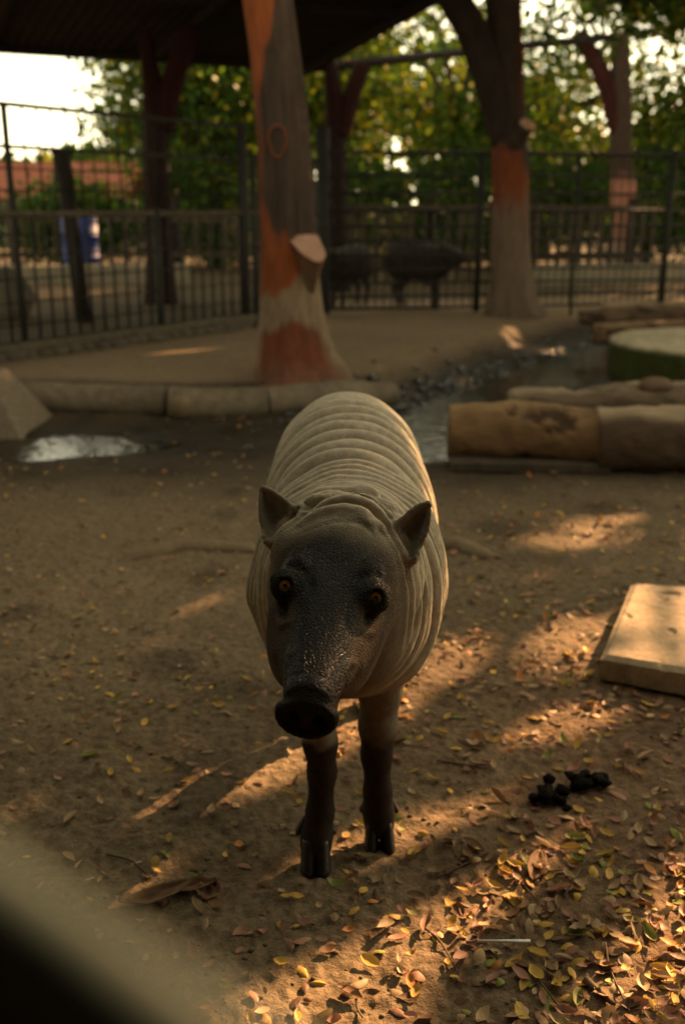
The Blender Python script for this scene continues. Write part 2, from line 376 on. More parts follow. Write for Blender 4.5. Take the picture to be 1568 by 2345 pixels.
# the big post in front of the kerb
YM = 6.28
mp, mpath, mrad = post('trunk_shaped_post', [(-330, 520, 648), (-150, 540, 660), (0, 558, 672), (100, 571, 684), (200, 581, 697), (300, 588, 707), (400, 593, 716), (500, 597, 721), (600, 598, 728), (680, 598, 738), (730, 598, 746), (770, 595, 756), (805, 589, 769), (835, 580, 785), (858, 570, 803), (872, 560, 815)], YM,
    col_main, 'thick orange and brown cement tree trunk post with pink sawn stub, behind the kerb', seed=2, flute=.012, bark_amp=.013)
off = np.array(mp.location)
def cpx(x, y): return (560+x/4.69)*.916, (480+y/4.69)*.916
SF_ = [((745, 530), .150), ((900, 505), .155), ((1080, 505), .10), ((1140, 600), .15), ((1188, 710), .215), ((1175, 780), .255), ((1110, 822), .285), ((1010, 786), .280), ((880, 690), .245)]
top = spline([pyd(*cpx(*p), YM-d) for p, d in SF_]+[pyd(*cpx(*SF_[0][0]), YM-SF_[0][1])], 40)[:-1]; nt_ = len(top); cen_ = top.mean(0)
tgt = pyd(*cpx(1000, 1330), YM-.06); V = [top]
for k in range(1, 15):
    t = k/14; V.append(top*(1-t**1.5*.9)+tgt*(t**1.5*.9)+np.array([0, 0, -.02*t])+np.array([0, 0, 1])*0)
V = np.vstack(V); V = V + .006*np.stack([fbm(V[:, 0]*12, V[:, 1]*12, V[:, 2]*12, 3, seed=q_) for q_ in (1, 2, 3)], 1)*(np.arange(len(V)) >= nt_)[:, None]
ii_ = np.arange(14)[:, None]*nt_; jj_ = np.arange(nt_)[None]; F = np.stack([ii_+jj_, ii_+nt_+jj_, ii_+nt_+(jj_+1) % nt_, ii_+(jj_+1) % nt_], -1).reshape(-1, 4)
lam = np.clip((top.mean(0)[2]-V[:, 2])/.22, 0, 1)[:, None]; colS = (orange*.55+bark*.3)[None]*(1-lam)+(cement*1.15)[None]*lam
o = obj('branch_stub', mesh_np('branch_stub', V-off, F, True, {'Col': colS}), concm, mp)
Vf = np.vstack([top, cen_+np.array([.0, -.004, .006])])+np.array([0, -.002, .002]); Ff = np.stack([np.arange(nt_), (np.arange(nt_)+1) % nt_, np.full(nt_, nt_)], -1)
obj('sawn_face', mesh_np('sawn_face', Vf-off, Ff, True), stubm, o)
# knot
kc = pyd(635, 318, YM-.155)
th = np.linspace(0, 2*np.pi, 30); 
V, F, N, tt, aa, caps = tube_np([kc+np.array([.052*math.cos(t), -.012*0, .070*math.sin(t)-(.03 if math.sin(t) < -.8 else 0)]) for t in th], np.full(30, .013), 12, False)
obj('knot_rim', mesh_np('knot_rim', V-off, F, True, {'Col': np.repeat((orange*.35+bark*.6)[None], len(V), 0)}), concm, mp)
# second post, forking, in front of the far fence
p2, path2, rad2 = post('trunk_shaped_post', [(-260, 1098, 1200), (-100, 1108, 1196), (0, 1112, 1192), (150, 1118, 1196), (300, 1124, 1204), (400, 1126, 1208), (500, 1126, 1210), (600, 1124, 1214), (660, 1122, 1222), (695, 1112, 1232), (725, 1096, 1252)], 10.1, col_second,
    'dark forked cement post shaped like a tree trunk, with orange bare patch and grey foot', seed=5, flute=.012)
limb('fork_branch', [pyd(1160, 330, 10.1), pyd(1128, 200, 10.05), pyd(1085, 80, 10.0), pyd(1040, 0, 9.95), pyd(960, -140, 9.9)], [.15, .16, .15, .14, .13], p2, np.array([.022, .015, .013]))
s0 = pyd(1172, 330, 10.0); s1 = pyd(1204, 288, 9.9)
so = limb('branch_stub', [s0, (s0+s1)/2, s1], [.10, .085, .078], p2, np.array([.03, .02, .016]))
bm = bmesh.new(); bmesh.ops.create_cone(bm, cap_ends=True, segments=28, radius1=.080, radius2=.074, depth=.03)
o2 = obj('sawn_face', bm_mesh('sawn_face', bm), stubm, so); o2.location = Vector(tuple(s1-np.array(p2.location)+np.array([.012, -.02, .012]))); o2.rotation_euler = Vector((.40, -.45, .8)).to_track_quat('Z', 'Y').to_euler()
# third post, beyond the far fence
p3, path3, rad3 = post('trunk_shaped_post', [(75, 1400, 1442), (160, 1398, 1442), (300, 1396, 1444), (400, 1398, 1448), (440, 1398, 1456), (470, 1398, 1450), (540, 1394, 1450), (580, 1386, 1458), (612, 1376, 1470), (634, 1362, 1482)], 16.4, col_third,
    'salmon and brown cement post shaped like a tree trunk, standing beyond the far fence', seed=8, flute=.012)
limb('fork_branch', [pyd(1415, 300, 16.4), pyd(1385, 190, 16.4), pyd(1345, 110, 16.4), pyd(1325, 70, 16.4)], [.14, .13, .12, .11], p3, np.array([.035, .009, .007]))
# two dark red forked posts carrying the shelter roof
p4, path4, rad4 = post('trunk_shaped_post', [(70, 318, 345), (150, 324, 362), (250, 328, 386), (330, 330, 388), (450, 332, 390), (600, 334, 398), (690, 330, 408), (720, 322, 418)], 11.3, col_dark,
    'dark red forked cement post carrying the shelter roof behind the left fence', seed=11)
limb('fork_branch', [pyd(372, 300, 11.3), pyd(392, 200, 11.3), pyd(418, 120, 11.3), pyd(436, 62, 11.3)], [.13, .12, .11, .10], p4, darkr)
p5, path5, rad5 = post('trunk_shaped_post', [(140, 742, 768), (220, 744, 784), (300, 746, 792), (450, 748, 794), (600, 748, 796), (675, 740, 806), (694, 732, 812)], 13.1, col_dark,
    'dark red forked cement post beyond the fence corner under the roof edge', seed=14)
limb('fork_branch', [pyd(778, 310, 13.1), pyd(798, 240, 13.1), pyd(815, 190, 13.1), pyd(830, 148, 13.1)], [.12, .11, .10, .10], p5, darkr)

# ================================================================ shelter roofs
roofm = pmat('dark_roof_sheet', (.020, .017, .014), (.038, .032, .026), 3, .75, .2, 20, .01)
beamm = pmat('dark_timber_beam', (.012, .010, .008), (.026, .020, .016), 8, .8, .3, 30, .01)
def roof(name, corners, zf, label, nrib, nraft, cat='roof'):
    """corrugated sheets on rafters; corners back-right, back-left, front-left, front-right"""
    c_ = np.array(corners, float); base = c_.mean(0); e = tag(empty(name, (*base[:2], zf)), label, cat)
    off = np.array(e.location)
    def P(s, t): q_ = (c_[0]*(1-s)+c_[1]*s)*(1-t)+(c_[3]*(1-s)+c_[2]*s)*t; return q_
    nsheet = 8
    for k in range(nsheet):
        s0, s1 = k/nsheet-.003*(k > 0), (k+1)/nsheet+.003*(k < nsheet-1); V = []; m = nrib*4
        for side in (0, 1):
            for i in range(m+1):
                s = s0+(s1-s0)*i/m
                for t in (0., 1.):
                    q_ = P(s, t); V.append(np.array([q_[0], q_[1], q_[2]+.018*math.cos(i*math.pi/2)+(.010 if side else 0)+(.011*(k % 2))])-off)
        V = np.array(V); n2 = (m+1)*2; F = []
        for i in range(m):
            a_ = i*2; F.append((a_, a_+2, a_+3, a_+1)); F.append((n2+a_, n2+a_+1, n2+a_+3, n2+a_+2))
        F.append((0, 1, n2+1, n2)); F.append((n2-2, n2*2-2, n2*2-1, n2-1))
        obj('roof_sheet', mesh_np('roof_sheet', V, np.array(F), False), roofm, e)
    for k in range(nraft):
        s = (k+.02)/(nraft-.96) if nraft > 1 else .5; p, q_ = P(min(s, .995), 0.0), P(min(s, .995), 1.0)
        L = np.linalg.norm(q_-p); r = obj('rafter', box_mesh('rafter', L, .07, .12), beamm, e, (p+q_)/2-off-np.array([0, 0, .135])); d = q_-p
        r.rotation_euler = (0, -math.asin(d[2]/L), math.atan2(d[1], d[0]))
    for t in (.004, .33, .66, .996):
        p, q_ = P(0.0, t), P(1.0, t); L = np.linalg.norm(q_-p); r = obj('purlin', box_mesh('purlin', L, .09, .10), beamm, e, (p+q_)/2-off-np.array([0, 0, .082])); d = q_-p
        r.rotation_euler = (0, -math.asin(d[2]/L), math.atan2(d[1], d[0]))
    return e
E1 = roof('shelter_roof', [tuple(pyd(700, 148, 13.2)), (-9.5, 11.2, 3.10), (-6.8, 4.8, 3.6), (2.72, 7.0, 3.6)], 3.1, 'dark corrugated shelter roof on red posts over the back platform', 10, 6)
E2 = roof('shelter_roof', [(3.05, 11.2, 3.28), (7.6, 13.2, 3.28), (8.5, 11.3, 3.6), (3.95, 9.5, 3.6)], 3.3, 'dark corrugated roof of the neighbouring shelter beyond the ditch', 10, 4)
for cx_, cy_, h_ in ((8.2, 12.6, 3.3), (8.1, 11.4, 3.4)):
    pst = tag(obj('roof_post', box_mesh('roof_post', .16, .16, h_-.02, .01), beamm, None, (cx_, cy_, 0)), 'square dark timber post under the neighbouring shelter roof', 'post', 'posts of the neighbouring shelter')
bm_ = tag(empty('eave_beam', pyd(700, 157, 13.0)), 'long thin dark beam running from the shelter roof across to the far trunk post', 'beam')
bar_between('beam_length', pyd(700, 157, 13.0), pyd(1108, 114, 14.7), .055, beamm, bm_); bar_between('beam_length', pyd(1108, 114, 14.7), pyd(1418, 82, 16.35), .055, beamm, bm_); bar_between('beam_length', pyd(1418, 82, 16.35), pyd(1680, 44, 17.2), .055, beamm, bm_)
bar_between('hanger', pyd(1070, 120, 14.5), pyd(1068, 40, 14.5), .03, beamm, bm_)

# ================================================================ fences
ironm = pmat('dark_fence_iron', (.008, .008, .007), (.018, .016, .012), 30, .75, .2, 120, .002, .4)
railm = pmat('weathered_rail', (.05, .042, .030), (.11, .09, .062), 14, .8, .3, 60, .004)
wirem = pmat('dark_fence_wire', (.008, .008, .007), (.018, .016, .013), 30, .6, 0)
def fence(name, A, B, zb, ztop, label, posts, rails, nbar, bar_z, bar_r, wires=(), post_r=.03, upper=None):
    A = np.array(A, float); B = np.array(B, float); e = tag(empty(name, (*A, zb)), label, 'fence'); L = np.linalg.norm(B-A)
    P = lambda s, z: np.array([*(A+(B-A)*s), z])
    for s, zt, r in posts:
        o = bar_between('post', P(s, zb-.1), P(s, zt), r, ironm, e, 10)
    for z, r, m_ in rails:
        bar_between('rail', P(0, z), P(1, z), r, m_, e, 8)
    me = bar_mesh('bar', bar_z[1]-bar_z[0], bar_r, 6)
    for k in range(nbar):
        s = (k+.5)/nbar; bar_between('bar', P(s, bar_z[0]), P(s, bar_z[1]), bar_r, wirem, e, 6, me)
    mw_ = bar_mesh('wire', L, .0065, 5)
    for z in wires: bar_between('wire', P(0, z), P(1, z), .0045, wirem, e, 5, mw_)
    if upper:
        mu_ = bar_mesh('upper_wire', upper[1]-upper[0], .007, 5)
        for k in range(upper[2]): bar_between('upper_wire', P((k+.5)/upper[2], upper[0]), P((k+.5)/upper[2], upper[1]), .004, wirem, e, 5, mu_)
    return e
fA = (-3.30, 5.75); fB = (-.87, 9.16)
fence('mesh_fence', fA, fB, PLAT, 1.83, 'tall barred iron fence with a pale mid rail, left of the big trunk post',
      [(.02, 1.85, .02), (.42, 1.84, .016), (.745, 1.16, .035), (1.0, 1.86, .045)], [(1.12, .024, railm), (1.83, .016, ironm), (1.56, .014, ironm), (.24, .014, ironm)], 34, (.18, 1.12), .0100,
      [.36, .52, .68, .84, .98, 1.28, 1.42], upper=(1.14, 1.83, 34))
fence('mesh_fence', fB, (-.20, 10.15), PLAT, 1.83, 'short corner run of iron fence behind the big trunk post',
      [(.12, 1.60, .03), (1.0, 1.90, .055)], [(1.12, .022, railm), (1.60, .016, ironm), (.24, .014, ironm)], 14, (.18, 1.60), .0100, [.36, .52, .68, .84, .98, 1.28, 1.42])
fence('mesh_fence', (-.20, 10.15), (4.7, 11.1), PLAT, 1.70, 'long low iron fence of close horizontal wires behind the dark forked post',
      [(.005, 1.90, .05), (.322, 1.70, .034), (.53, 1.70, .016), (.735, 1.74, .034), (.97, 1.74, .034)],
      [(1.68, .020, ironm), (1.47, .014, ironm), (1.30, .014, ironm), (1.14, .016, ironm), (.99, .014, ironm), (.85, .014, ironm), (.71, .014, ironm), (.57, .014, ironm), (.44, .014, ironm), (.31, .014, ironm), (.19, .014, ironm)],
      60, (.19, 1.68), .0055)
# wooden paddock fence of the next enclosure
woodm = pmat('grey_weathered_wood', (.035, .027, .019), (.08, .06, .04), 10, .9, .4, 50, .006, stretch=(1, 1, .3))
def paling_fence(A, B, npal, label, rail_z=(.45, 1.12), seed=0):
    A = np.array(A, float); B = np.array(B, float); e = tag(empty('paling_fence', (*A, PLAT)), label, 'fence'); rr = random.Random(seed)
    ang = math.atan2(*(B-A)[::-1]); L = np.linalg.norm(B-A)
    for z in rail_z:
        o = obj('rail', box_mesh('rail', L, .05, .085, .006), woodm, e, (*((B-A)/2), z-PLAT)); o.rotation_euler = (0, 0, ang)
    me = [box_mesh('paling', .05+.02*k, .022, .95+.04*k, .004) for k in range(3)]
    nrm = np.array([math.sin(ang), -math.cos(ang)])
    for k in range(npal):
        p = (B-A)*(k+.5)/npal + nrm*.04; o = obj('paling', me[rr.randrange(3)], woodm, e, (p[0], p[1], .03)); o.rotation_euler = (rr.uniform(-.03, .03), rr.uniform(-.03, .03), ang)
    mpst = box_mesh('post', .13, .13, 1.22, .01)
    for k in range(int(L/1.6)+1):
        p = (B-A)*min(1, k*1.6/L) - nrm*.08; o = obj('post', mpst, beamm, e, (p[0], p[1], -.05))
    return e
paling_fence((-.3, 13.6), (4.6, 15.2), 30, 'grey wooden paling fence across the next enclosure, behind the dark animals', seed=3)
paling_fence((-7.5, 16.5), (-1.6, 17.0), 26, 'low wooden paling fence near the small house', (.4, .95), seed=5)
# leaning wooden post behind the left fence
lp = tag(empty('leaning_post', (-2.55, 9.5, PLAT)), 'tapered dark wooden post leaning behind the left fence', 'post')
bar_between('shaft', (-2.43, 9.5, PLAT-.05), pyd(143, 352, 9.5), .075, beamm, lp, 12)
obj('cap', box_mesh('cap', .17, .17, .04, .008), beamm, lp, pyd(143, 352, 9.5)-np.array(lp.location)-np.array([0, 0, .01]))

# ================================================================ kerb of cement logs
kerbm = vcmat('cement_log_kerb', rough=.9, bump=.6, bscale=50, bdist=.012, vary=.35, vscale=16)
def log_np(pts, rads, seed, n=36, m=60, amp=.012, flat=1.0):
    S = spline([(*p, r) for p, r in zip(pts, rads)], m); V, F, N, tt, aa, caps = tube_np(S[:, :3], S[:, 3], n)
    d = amp*fbm(V[:, 0]*5, V[:, 1]*5, V[:, 2]*5, 4, seed=seed) + amp*.4*fbm(V[:, 0]*18, V[:, 1]*18, V[:, 2]*18, 3, seed=seed+1)
    V = V+N*d[:, None]; return V, F, N, np.vstack(caps), aa, tt
kerb = tag(empty('log_kerb', (-.93, 5.8, 0)), 'low kerb of cement cast like fallen logs edging the raised platform', 'kerb')
ko = np.array(kerb.location)
for nm, pts, rads, sd in (('kerb_log', [(-4.6, 6.15, .04), (-3.0, 6.0, .045), (-1.9, 5.93, .045), (-1.02, 5.80, .045)], [.11, .115, .118, .112], 3),
                          ('kerb_log', [(-1.00, 5.74, .045), (-.75, 5.74, .04), (-.45, 5.80, .045)], [.122, .118, .110], 6),
                          ('kerb_log', [(-.46, 5.80, .05), (-.2, 5.92, .05), (.05, 6.04, .045), (.32, 6.16, .03)], [.105, .108, .105, .09], 9)):
    V, F, N, C_, aa, tt = log_np(pts, rads, sd)
    col = np.repeat(np.array([.145, .112, .075])[None], len(V), 0)*(1+.3*fbm(V[:, 0]*4, V[:, 1]*4, V[:, 2]*4, 4, seed=sd)[:, None])
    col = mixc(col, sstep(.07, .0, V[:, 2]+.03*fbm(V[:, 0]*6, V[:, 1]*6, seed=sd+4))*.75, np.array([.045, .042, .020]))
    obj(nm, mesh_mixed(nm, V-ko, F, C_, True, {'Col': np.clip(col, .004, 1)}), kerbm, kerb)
sp = gp(415, 958, 0); V, F, N, C_, aa, tt = log_np([(sp[0]+.02, sp[1]+.16, .075), (sp[0], sp[1]+.02, .068), (sp[0]-.005, sp[1]-.03, .065)], [.07, .068, .064], 12, n=24, m=12, amp=.006)
obj('sawn_stub', mesh_mixed('sawn_stub', V-ko, F, C_, True, {'Col': np.repeat(np.array([.17, .125, .075])[None], len(V), 0)}), kerbm, kerb)
# stones along the foot of the left fence
stonem = pmat('grey_cobble', (.06, .05, .038), (.14, .115, .082), 12, .85, .5, 50, .01)
def stone_mesh(seed, flat=.7, amp=.22):
    bm = bmesh.new(); bmesh.ops.create_icosphere(bm, subdivisions=3, radius=1); co = np.array([v.co for v in bm.verts])
    d = 1+amp*fbm(co[:, 0]*1.6+seed*3, co[:, 1]*1.6, co[:, 2]*1.6, 3, seed=seed)
    for v, k in zip(bm.verts, d): v.co = v.co*float(k); v.co.z *= flat
    return bm_mesh('stone', bm, True)
stones = [stone_mesh(k) for k in range(5)]
rs = random.Random(5); dv = (np.array(fB)-np.array(fA)); dl = np.linalg.norm(dv); nrm = np.array([dv[1], -dv[0]])/dl
for k in range(24):
    s = .28+.72*k/23; p = np.array(fA)+dv*s+nrm*(.13+rs.uniform(-.02, .03)); r = rs.uniform(.055, .08)
    o = tag(obj('stone', stones[k % 5], stonem, None, (p[0], p[1], gz_at(p[0], p[1])+r*.25)), 'rounded grey stone in the row along the foot of the left iron fence', 'stone', 'stones edging the left fence')
    o.scale = (r, r, r); o.rotation_euler = (0, 0, rs.uniform(0, 6))
fs = tag(obj('fence_footing', box_mesh('fence_footing', dl+.2, .10, .16, .012), kerbm, None, (*(np.array(fA)+dv/2), PLAT-.06)), 'low cement strip under the left iron fence', 'footing'); fs.rotation_euler = (0, 0, math.atan2(dv[1], dv[0]))
at_ = fs.data.attributes.new('Col', 'FLOAT_COLOR', 'POINT'); at_.data.foreach_set('color', np.tile(np.array([.10, .08, .055, 1], np.float32), len(fs.data.vertices)))

# ================================================================ logs, trough, slab and block round the ditch
barkm = vcmat('peeled_log_wood', rough=.85, bump=.7, bscale=34, bdist=.02, vary=.40, vscale=9, stretch=(.35, 1, 1))
def log(name, pts, rads, label, base, seed, cat='log', top=(.30, .22, .14), amp=.026, knob=None, m=80, group=None, bands=None):
    V, F, N, C_, aa, tt = log_np(pts, rads, seed, 44, m, amp)
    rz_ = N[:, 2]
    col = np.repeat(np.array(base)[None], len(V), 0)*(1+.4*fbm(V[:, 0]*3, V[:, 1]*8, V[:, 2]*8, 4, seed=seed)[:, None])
    col = mixc(col, sstep(.62, .95, rz_+.3*fbm(V[:, 0]*4, V[:, 1]*6, V[:, 2]*6, 3, seed=seed+2))*.7, top)  # paler where the surface faces up
    cr_ = sstep(.30, .42, fbm(V[:, 0]*5, V[:, 1]*14, V[:, 2]*14, 3, seed=seed+5)); col = mixc(col, cr_*.8, np.array([.03, .02, .014])); V = V-N*(.022*cr_)[:, None]
    b = np.array([pts[0][0], pts[0][1], 0.]); e = tag(empty(name, b), label, cat, group)
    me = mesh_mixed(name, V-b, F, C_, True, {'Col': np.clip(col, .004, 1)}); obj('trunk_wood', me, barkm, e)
    if knob is not None:
        K = stone_mesh(seed+40, .8); o = obj('knot', K, pmat('knot_wood', (.08, .05, .03), (.19, .13, .08), 12, .9, .5, 40, .01), e, np.array(knob[0])-b); o.scale = knob[1]
    return e
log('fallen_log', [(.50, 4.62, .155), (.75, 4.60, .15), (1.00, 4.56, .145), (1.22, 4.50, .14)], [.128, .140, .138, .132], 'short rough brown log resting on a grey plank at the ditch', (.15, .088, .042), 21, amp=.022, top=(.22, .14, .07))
log('fallen_log', [(1.16, 4.47, .145), (1.5, 4.44, .15), (2.0, 4.42, .15), (2.9, 4.40, .155)], [.140, .152, .155, .155], 'thick dark log with pale upper side, end to end with the rough brown log', (.062, .040, .025), 24, top=(.36, .27, .17))
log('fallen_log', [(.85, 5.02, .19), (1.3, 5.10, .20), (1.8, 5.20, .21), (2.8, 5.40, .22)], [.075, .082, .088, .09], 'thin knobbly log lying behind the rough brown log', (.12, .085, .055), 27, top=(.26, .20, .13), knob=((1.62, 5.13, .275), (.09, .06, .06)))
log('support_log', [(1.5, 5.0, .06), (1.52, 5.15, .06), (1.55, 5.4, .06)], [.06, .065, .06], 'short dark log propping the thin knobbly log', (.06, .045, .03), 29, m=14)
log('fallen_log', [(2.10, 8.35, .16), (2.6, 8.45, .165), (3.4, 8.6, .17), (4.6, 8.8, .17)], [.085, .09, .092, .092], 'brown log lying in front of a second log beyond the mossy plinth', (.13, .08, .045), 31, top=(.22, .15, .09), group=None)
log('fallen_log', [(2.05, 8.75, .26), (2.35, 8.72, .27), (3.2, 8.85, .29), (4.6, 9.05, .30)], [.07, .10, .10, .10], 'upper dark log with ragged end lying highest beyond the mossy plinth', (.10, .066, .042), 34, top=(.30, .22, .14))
pk = tag(obj('plank', box_mesh('plank', .72, .24, .045, .006), woodm, None, (.86, 4.50, gz_at(.86, 4.5)-.005)), 'flat grey plank under the rough brown log', 'plank'); pk.rotation_euler = (0, 0, -.05)
# mossy round trough
mossm = vcmat('mossy_cement', rough=.92, bump=.6, bscale=45, bdist=.012, vary=.4, vscale=12)
def lathe_np(prof, n=72):
    th = np.linspace(0, 2*np.pi, n, endpoint=False); V = np.array([[r*math.cos(t), r*math.sin(t), z] for r, z in prof for t in th]); m = len(prof)
    i = np.arange(m-1)[:, None]*n; j = np.arange(n)[None]; F = np.stack([i+j, i+(j+1) % n, i+n+(j+1) % n, i+n+j], -1).reshape(-1, 4); return V, F
tr = tag(empty('round_plinth', (2.74, 7.10, -.10)), 'round mossy cement plinth with pale flat top standing in the ditch', 'plinth')
prof = [(.82, -.05)]+[(.82+.01*k/8, .0+.33*k/8) for k in range(9)]+[(.825, .355), (.80, .365), (.70, .368), (.4, .368), (.0001, .366)]
V, F = lathe_np(prof, 96); nrm_ = np.hypot(V[:, 0], V[:, 1]); V[:, 0] *= 1+.01*fbm(V[:, 0]*4, V[:, 1]*4, V[:, 2]*4, seed=4); V[:, 2] += .006*fbm(V[:, 0]*8, V[:, 1]*8, seed=7)
col = np.repeat(np.array([.030, .036, .008])[None], len(V), 0)*(1+.5*fbm(V[:, 0]*5, V[:, 1]*5, V[:, 2]*5, 4, seed=8)[:, None]); col = mixc(col, sstep(.35, .362, V[:, 2]), np.array([.40, .34, .23]))
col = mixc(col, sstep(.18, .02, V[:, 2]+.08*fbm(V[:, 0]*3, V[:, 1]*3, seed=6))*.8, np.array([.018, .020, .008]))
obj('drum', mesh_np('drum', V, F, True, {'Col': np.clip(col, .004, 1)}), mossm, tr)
# flat slab at the right
def slab(name, quad, z, th, label, colr, seed, mat_, cat, bev=.012, nsub=70):
    q_ = np.array(quad, float); b = q_.mean(0); n = nsub; s, t = np.meshgrid(np.linspace(0, 1, n), np.linspace(0, 1, n), indexing='ij')
    X = q_[0][None, None]*((1-s)*(1-t))[..., None]+q_[1][None, None]*(s*(1-t))[..., None]+q_[2][None, None]*(s*t)[..., None]+q_[3][None, None]*((1-s)*t)[..., None]
    ed = np.minimum(np.minimum(s, 1-s)*np.linalg.norm(q_[1]-q_[0]), np.minimum(t, 1-t)*np.linalg.norm(q_[3]-q_[0]))
    zt = z - bev*(1-sstep(0, bev*1.6, ed)) + .004*fbm(X[..., 0]*9, X[..., 1]*9, seed=seed) - .007*sstep(.5, .7, vnoise(X[..., 0]*22, X[..., 1]*22, seed=seed+2))
    wob = .008*fbm(X[..., 0]*7, X[..., 1]*7, seed=seed+9); 
    T = np.stack([X[..., 0]+wob, X[..., 1]+wob, zt], -1).reshape(-1, 3); Bm = T.copy(); Bm[:, 2] = z-th+.003*fbm(T[:, 0]*9, T[:, 1]*9, seed=seed+4)
    V = np.vstack([T, Bm]); i = np.arange(n-1)[:, None]*n; j = np.arange(n-1)[None]; F1 = np.stack([i+j, i+n+j, i+n+j+1, i+j+1], -1).reshape(-1, 4); F2 = F1[:, ::-1]+n*n
    ring = list(range(0, n))+[k*n+n-1 for k in range(1, n)]+[(n-1)*n+k for k in range(n-2, -1, -1)]+[k*n for k in range(n-2, 0, -1)]; R_ = np.array(ring); R2 = np.roll(R_, -1)
    F3 = np.stack([R_, R2, R2+n*n, R_+n*n], -1); V3 = V
    col = np.repeat(np.array(colr)[None], len(V), 0)*(1+.3*fbm(V[:, 0]*6, V[:, 1]*6, V[:, 2]*6, 4, seed=seed)[:, None]); col = mixc(col, sstep(.15, .5, fbm(V[:, 0]*16, V[:, 1]*16, seed=seed+6))*.4, np.array([.12, .10, .075]))
    off_ = np.array([b[0], b[1], z-th]); me = mesh_np(name, V3-off_, np.vstack([F1, F2, F3]), False, {'Col': np.clip(col, .004, 1)})
    return tag(obj(name, me, mat_, None, off_), label, cat)
slabm = vcmat('worn_cement_slab', rough=.9, bump=.5, bscale=70, bdist=.008, vary=.3, vscale=30)
FL = gp(1376, 1488, .085)[:2]; BL = gp(1446, 1322, .085)[:2]; FR = gp(1700, 1545, .085)[:2]; BR = gp(1800, 1335, .085)[:2]
slab('cement_slab', [FL, FR, BR, BL], .070, .066, 'flat worn cement slab lying on the leaf strewn soil', (.27, .205, .130), 3, slabm, 'slab', .010)
# wedge shaped block at the left
bm = bmesh.new()
fr_ = gp(62, 1000, 0); 
pts = [(-2.9, fr_[1]-.02, -.05), (fr_[0], fr_[1]-.02, -.05), (fr_[0]+.04, fr_[1]+.55, -.05), (-2.9, fr_[1]+.6, -.05), (-2.9, fr_[1]+.10, .36), (fr_[0]-.20, fr_[1]+.14, .30), (fr_[0]-.22, fr_[1]+.46, .30), (-2.9, fr_[1]+.5, .36)]
vs = [bm.verts.new(p) for p in pts]
for f in ((0, 1, 5, 4), (1, 2, 6, 5), (2, 3, 7, 6), (3, 0, 4, 7), (4, 5, 6, 7), (3, 2, 1, 0)): bm.faces.new([vs[k] for k in f])
bmesh.ops.bevel(bm, geom=bm.edges[:], offset=.02, segments=3, affect='EDGES', profile=.5); bmesh.ops.subdivide_edges(bm, edges=bm.edges[:], cuts=3, use_grid_fill=True)
co = np.array([v.co for v in bm.verts]); dn = .012*fbm(co[:, 0]*5, co[:, 1]*5, co[:, 2]*5, seed=2)
for v, k in zip(bm.verts, dn): v.co.z += float(k)
bme = bm_mesh('cement_block', bm); bme.transform(Matrix.Translation((-fr_[0], -fr_[1], 0)))
at_ = bme.attributes.new('Col', 'FLOAT_COLOR', 'POINT'); at_.data.foreach_set('color', np.tile(np.array([.15, .118, .082, 1], np.float32), len(bme.vertices)))
tag(obj('cement_block', bme, slabm, None, (fr_[0], fr_[1], 0)), 'wedge shaped cement block with sloping side beside the puddle', 'block')
# half buried roots across the yard
rootm = pmat('soil_caked_root', (.12, .085, .052), (.19, .14, .085), 14, .95, .6, 60, .01)
for a_, b_, c_, lab in ((gp(250, 1290), gp(430, 1258), gp(590, 1262), 'long half buried root crossing the soil, left of the babirusa'), (gp(985, 1252), gp(1050, 1256), gp(1120, 1278), 'half buried root end emerging right of the babirusa')):
    V, F, N, C_, aa, tt = log_np([(*a_[:2], -.02), (*((a_+b_)/2)[:2], .000), (*b_[:2], .004), (*c_[:2], -.004)], [.015, .032, .036, .03], 44, 20, 50, .008)
    bb = np.array([*b_[:2], 0]); tag(obj('root', mesh_mixed('root', V-bb, F, C_, True), rootm, None, bb), lab, 'root')

# ================================================================ small house, wall and drum far left
wallm = pmat('pale_plaster', (.16, .15, .11), (.24, .22, .16), 2, .9, .2, 20, .01)
tilem = pmat('red_roof_tile', (.20, .065, .04), (.32, .12, .075), 6, .85, .3, 20, .02)
hs = tag(empty('small_house', (-8.6, 33, PLAT)), 'small plastered house with red tiled roof beyond the left fence', 'house')
hs.scale = (.62, .62, .72)
obj('wall', box_mesh('wall', 6.4, 4, 1.9, .02), wallm, hs, (0, 0, -.1))
me = box_mesh('window', 1.1, .08, .8, .01); gm = pmat('dark_pane', (.01, .012, .012), (.02, .022, .02), 3, .15, 0)
for k in range(3):
    w_ = obj('window', me, beamm, hs, (-2+2*k, -2.02, .75)); obj('pane', box_mesh('pane', .96, .03, .66), gm, w_, (0, -.045, .07))
tm = bpy.data.meshes.new('tile'); V, F, N, tt, aa, caps = tube_np([[0, 0, 0], [0, .42, 0]], [.13, .12], 10, False); V[:, 2] *= .45; tm = mesh_np('roof_tile', V, F, True)
rf = obj('roof', box_mesh('roof', 7.2, .1, .06), tilem, hs, (0, 0, 3.35))
for side_ in (-1, 1):
    sl_ = math.atan2(1.5, 2.5)
    pl_ = obj('roof_slope', box_mesh('roof_slope', 7.2, 2.95, .05), tilem, rf, (0, side_*1.27, -.82)); pl_.rotation_euler = (-side_*sl_*1.0, 0, 0)
    if side_ == -1:
        for r_ in range(7):
            for c_ in range(27):
                t_ = r_*.40; o = obj('roof_tile', tm, tilem, rf, (-3.5+c_*.268, -2.55+t_*math.cos(sl_), -1.62+t_*math.sin(sl_)+.06)); o.rotation_euler = (sl_, 0, 0)
bluem = pmat('blue_plastic', (.012, .02, .09), (.02, .035, .14), 5, .5, .1, 30, .004)
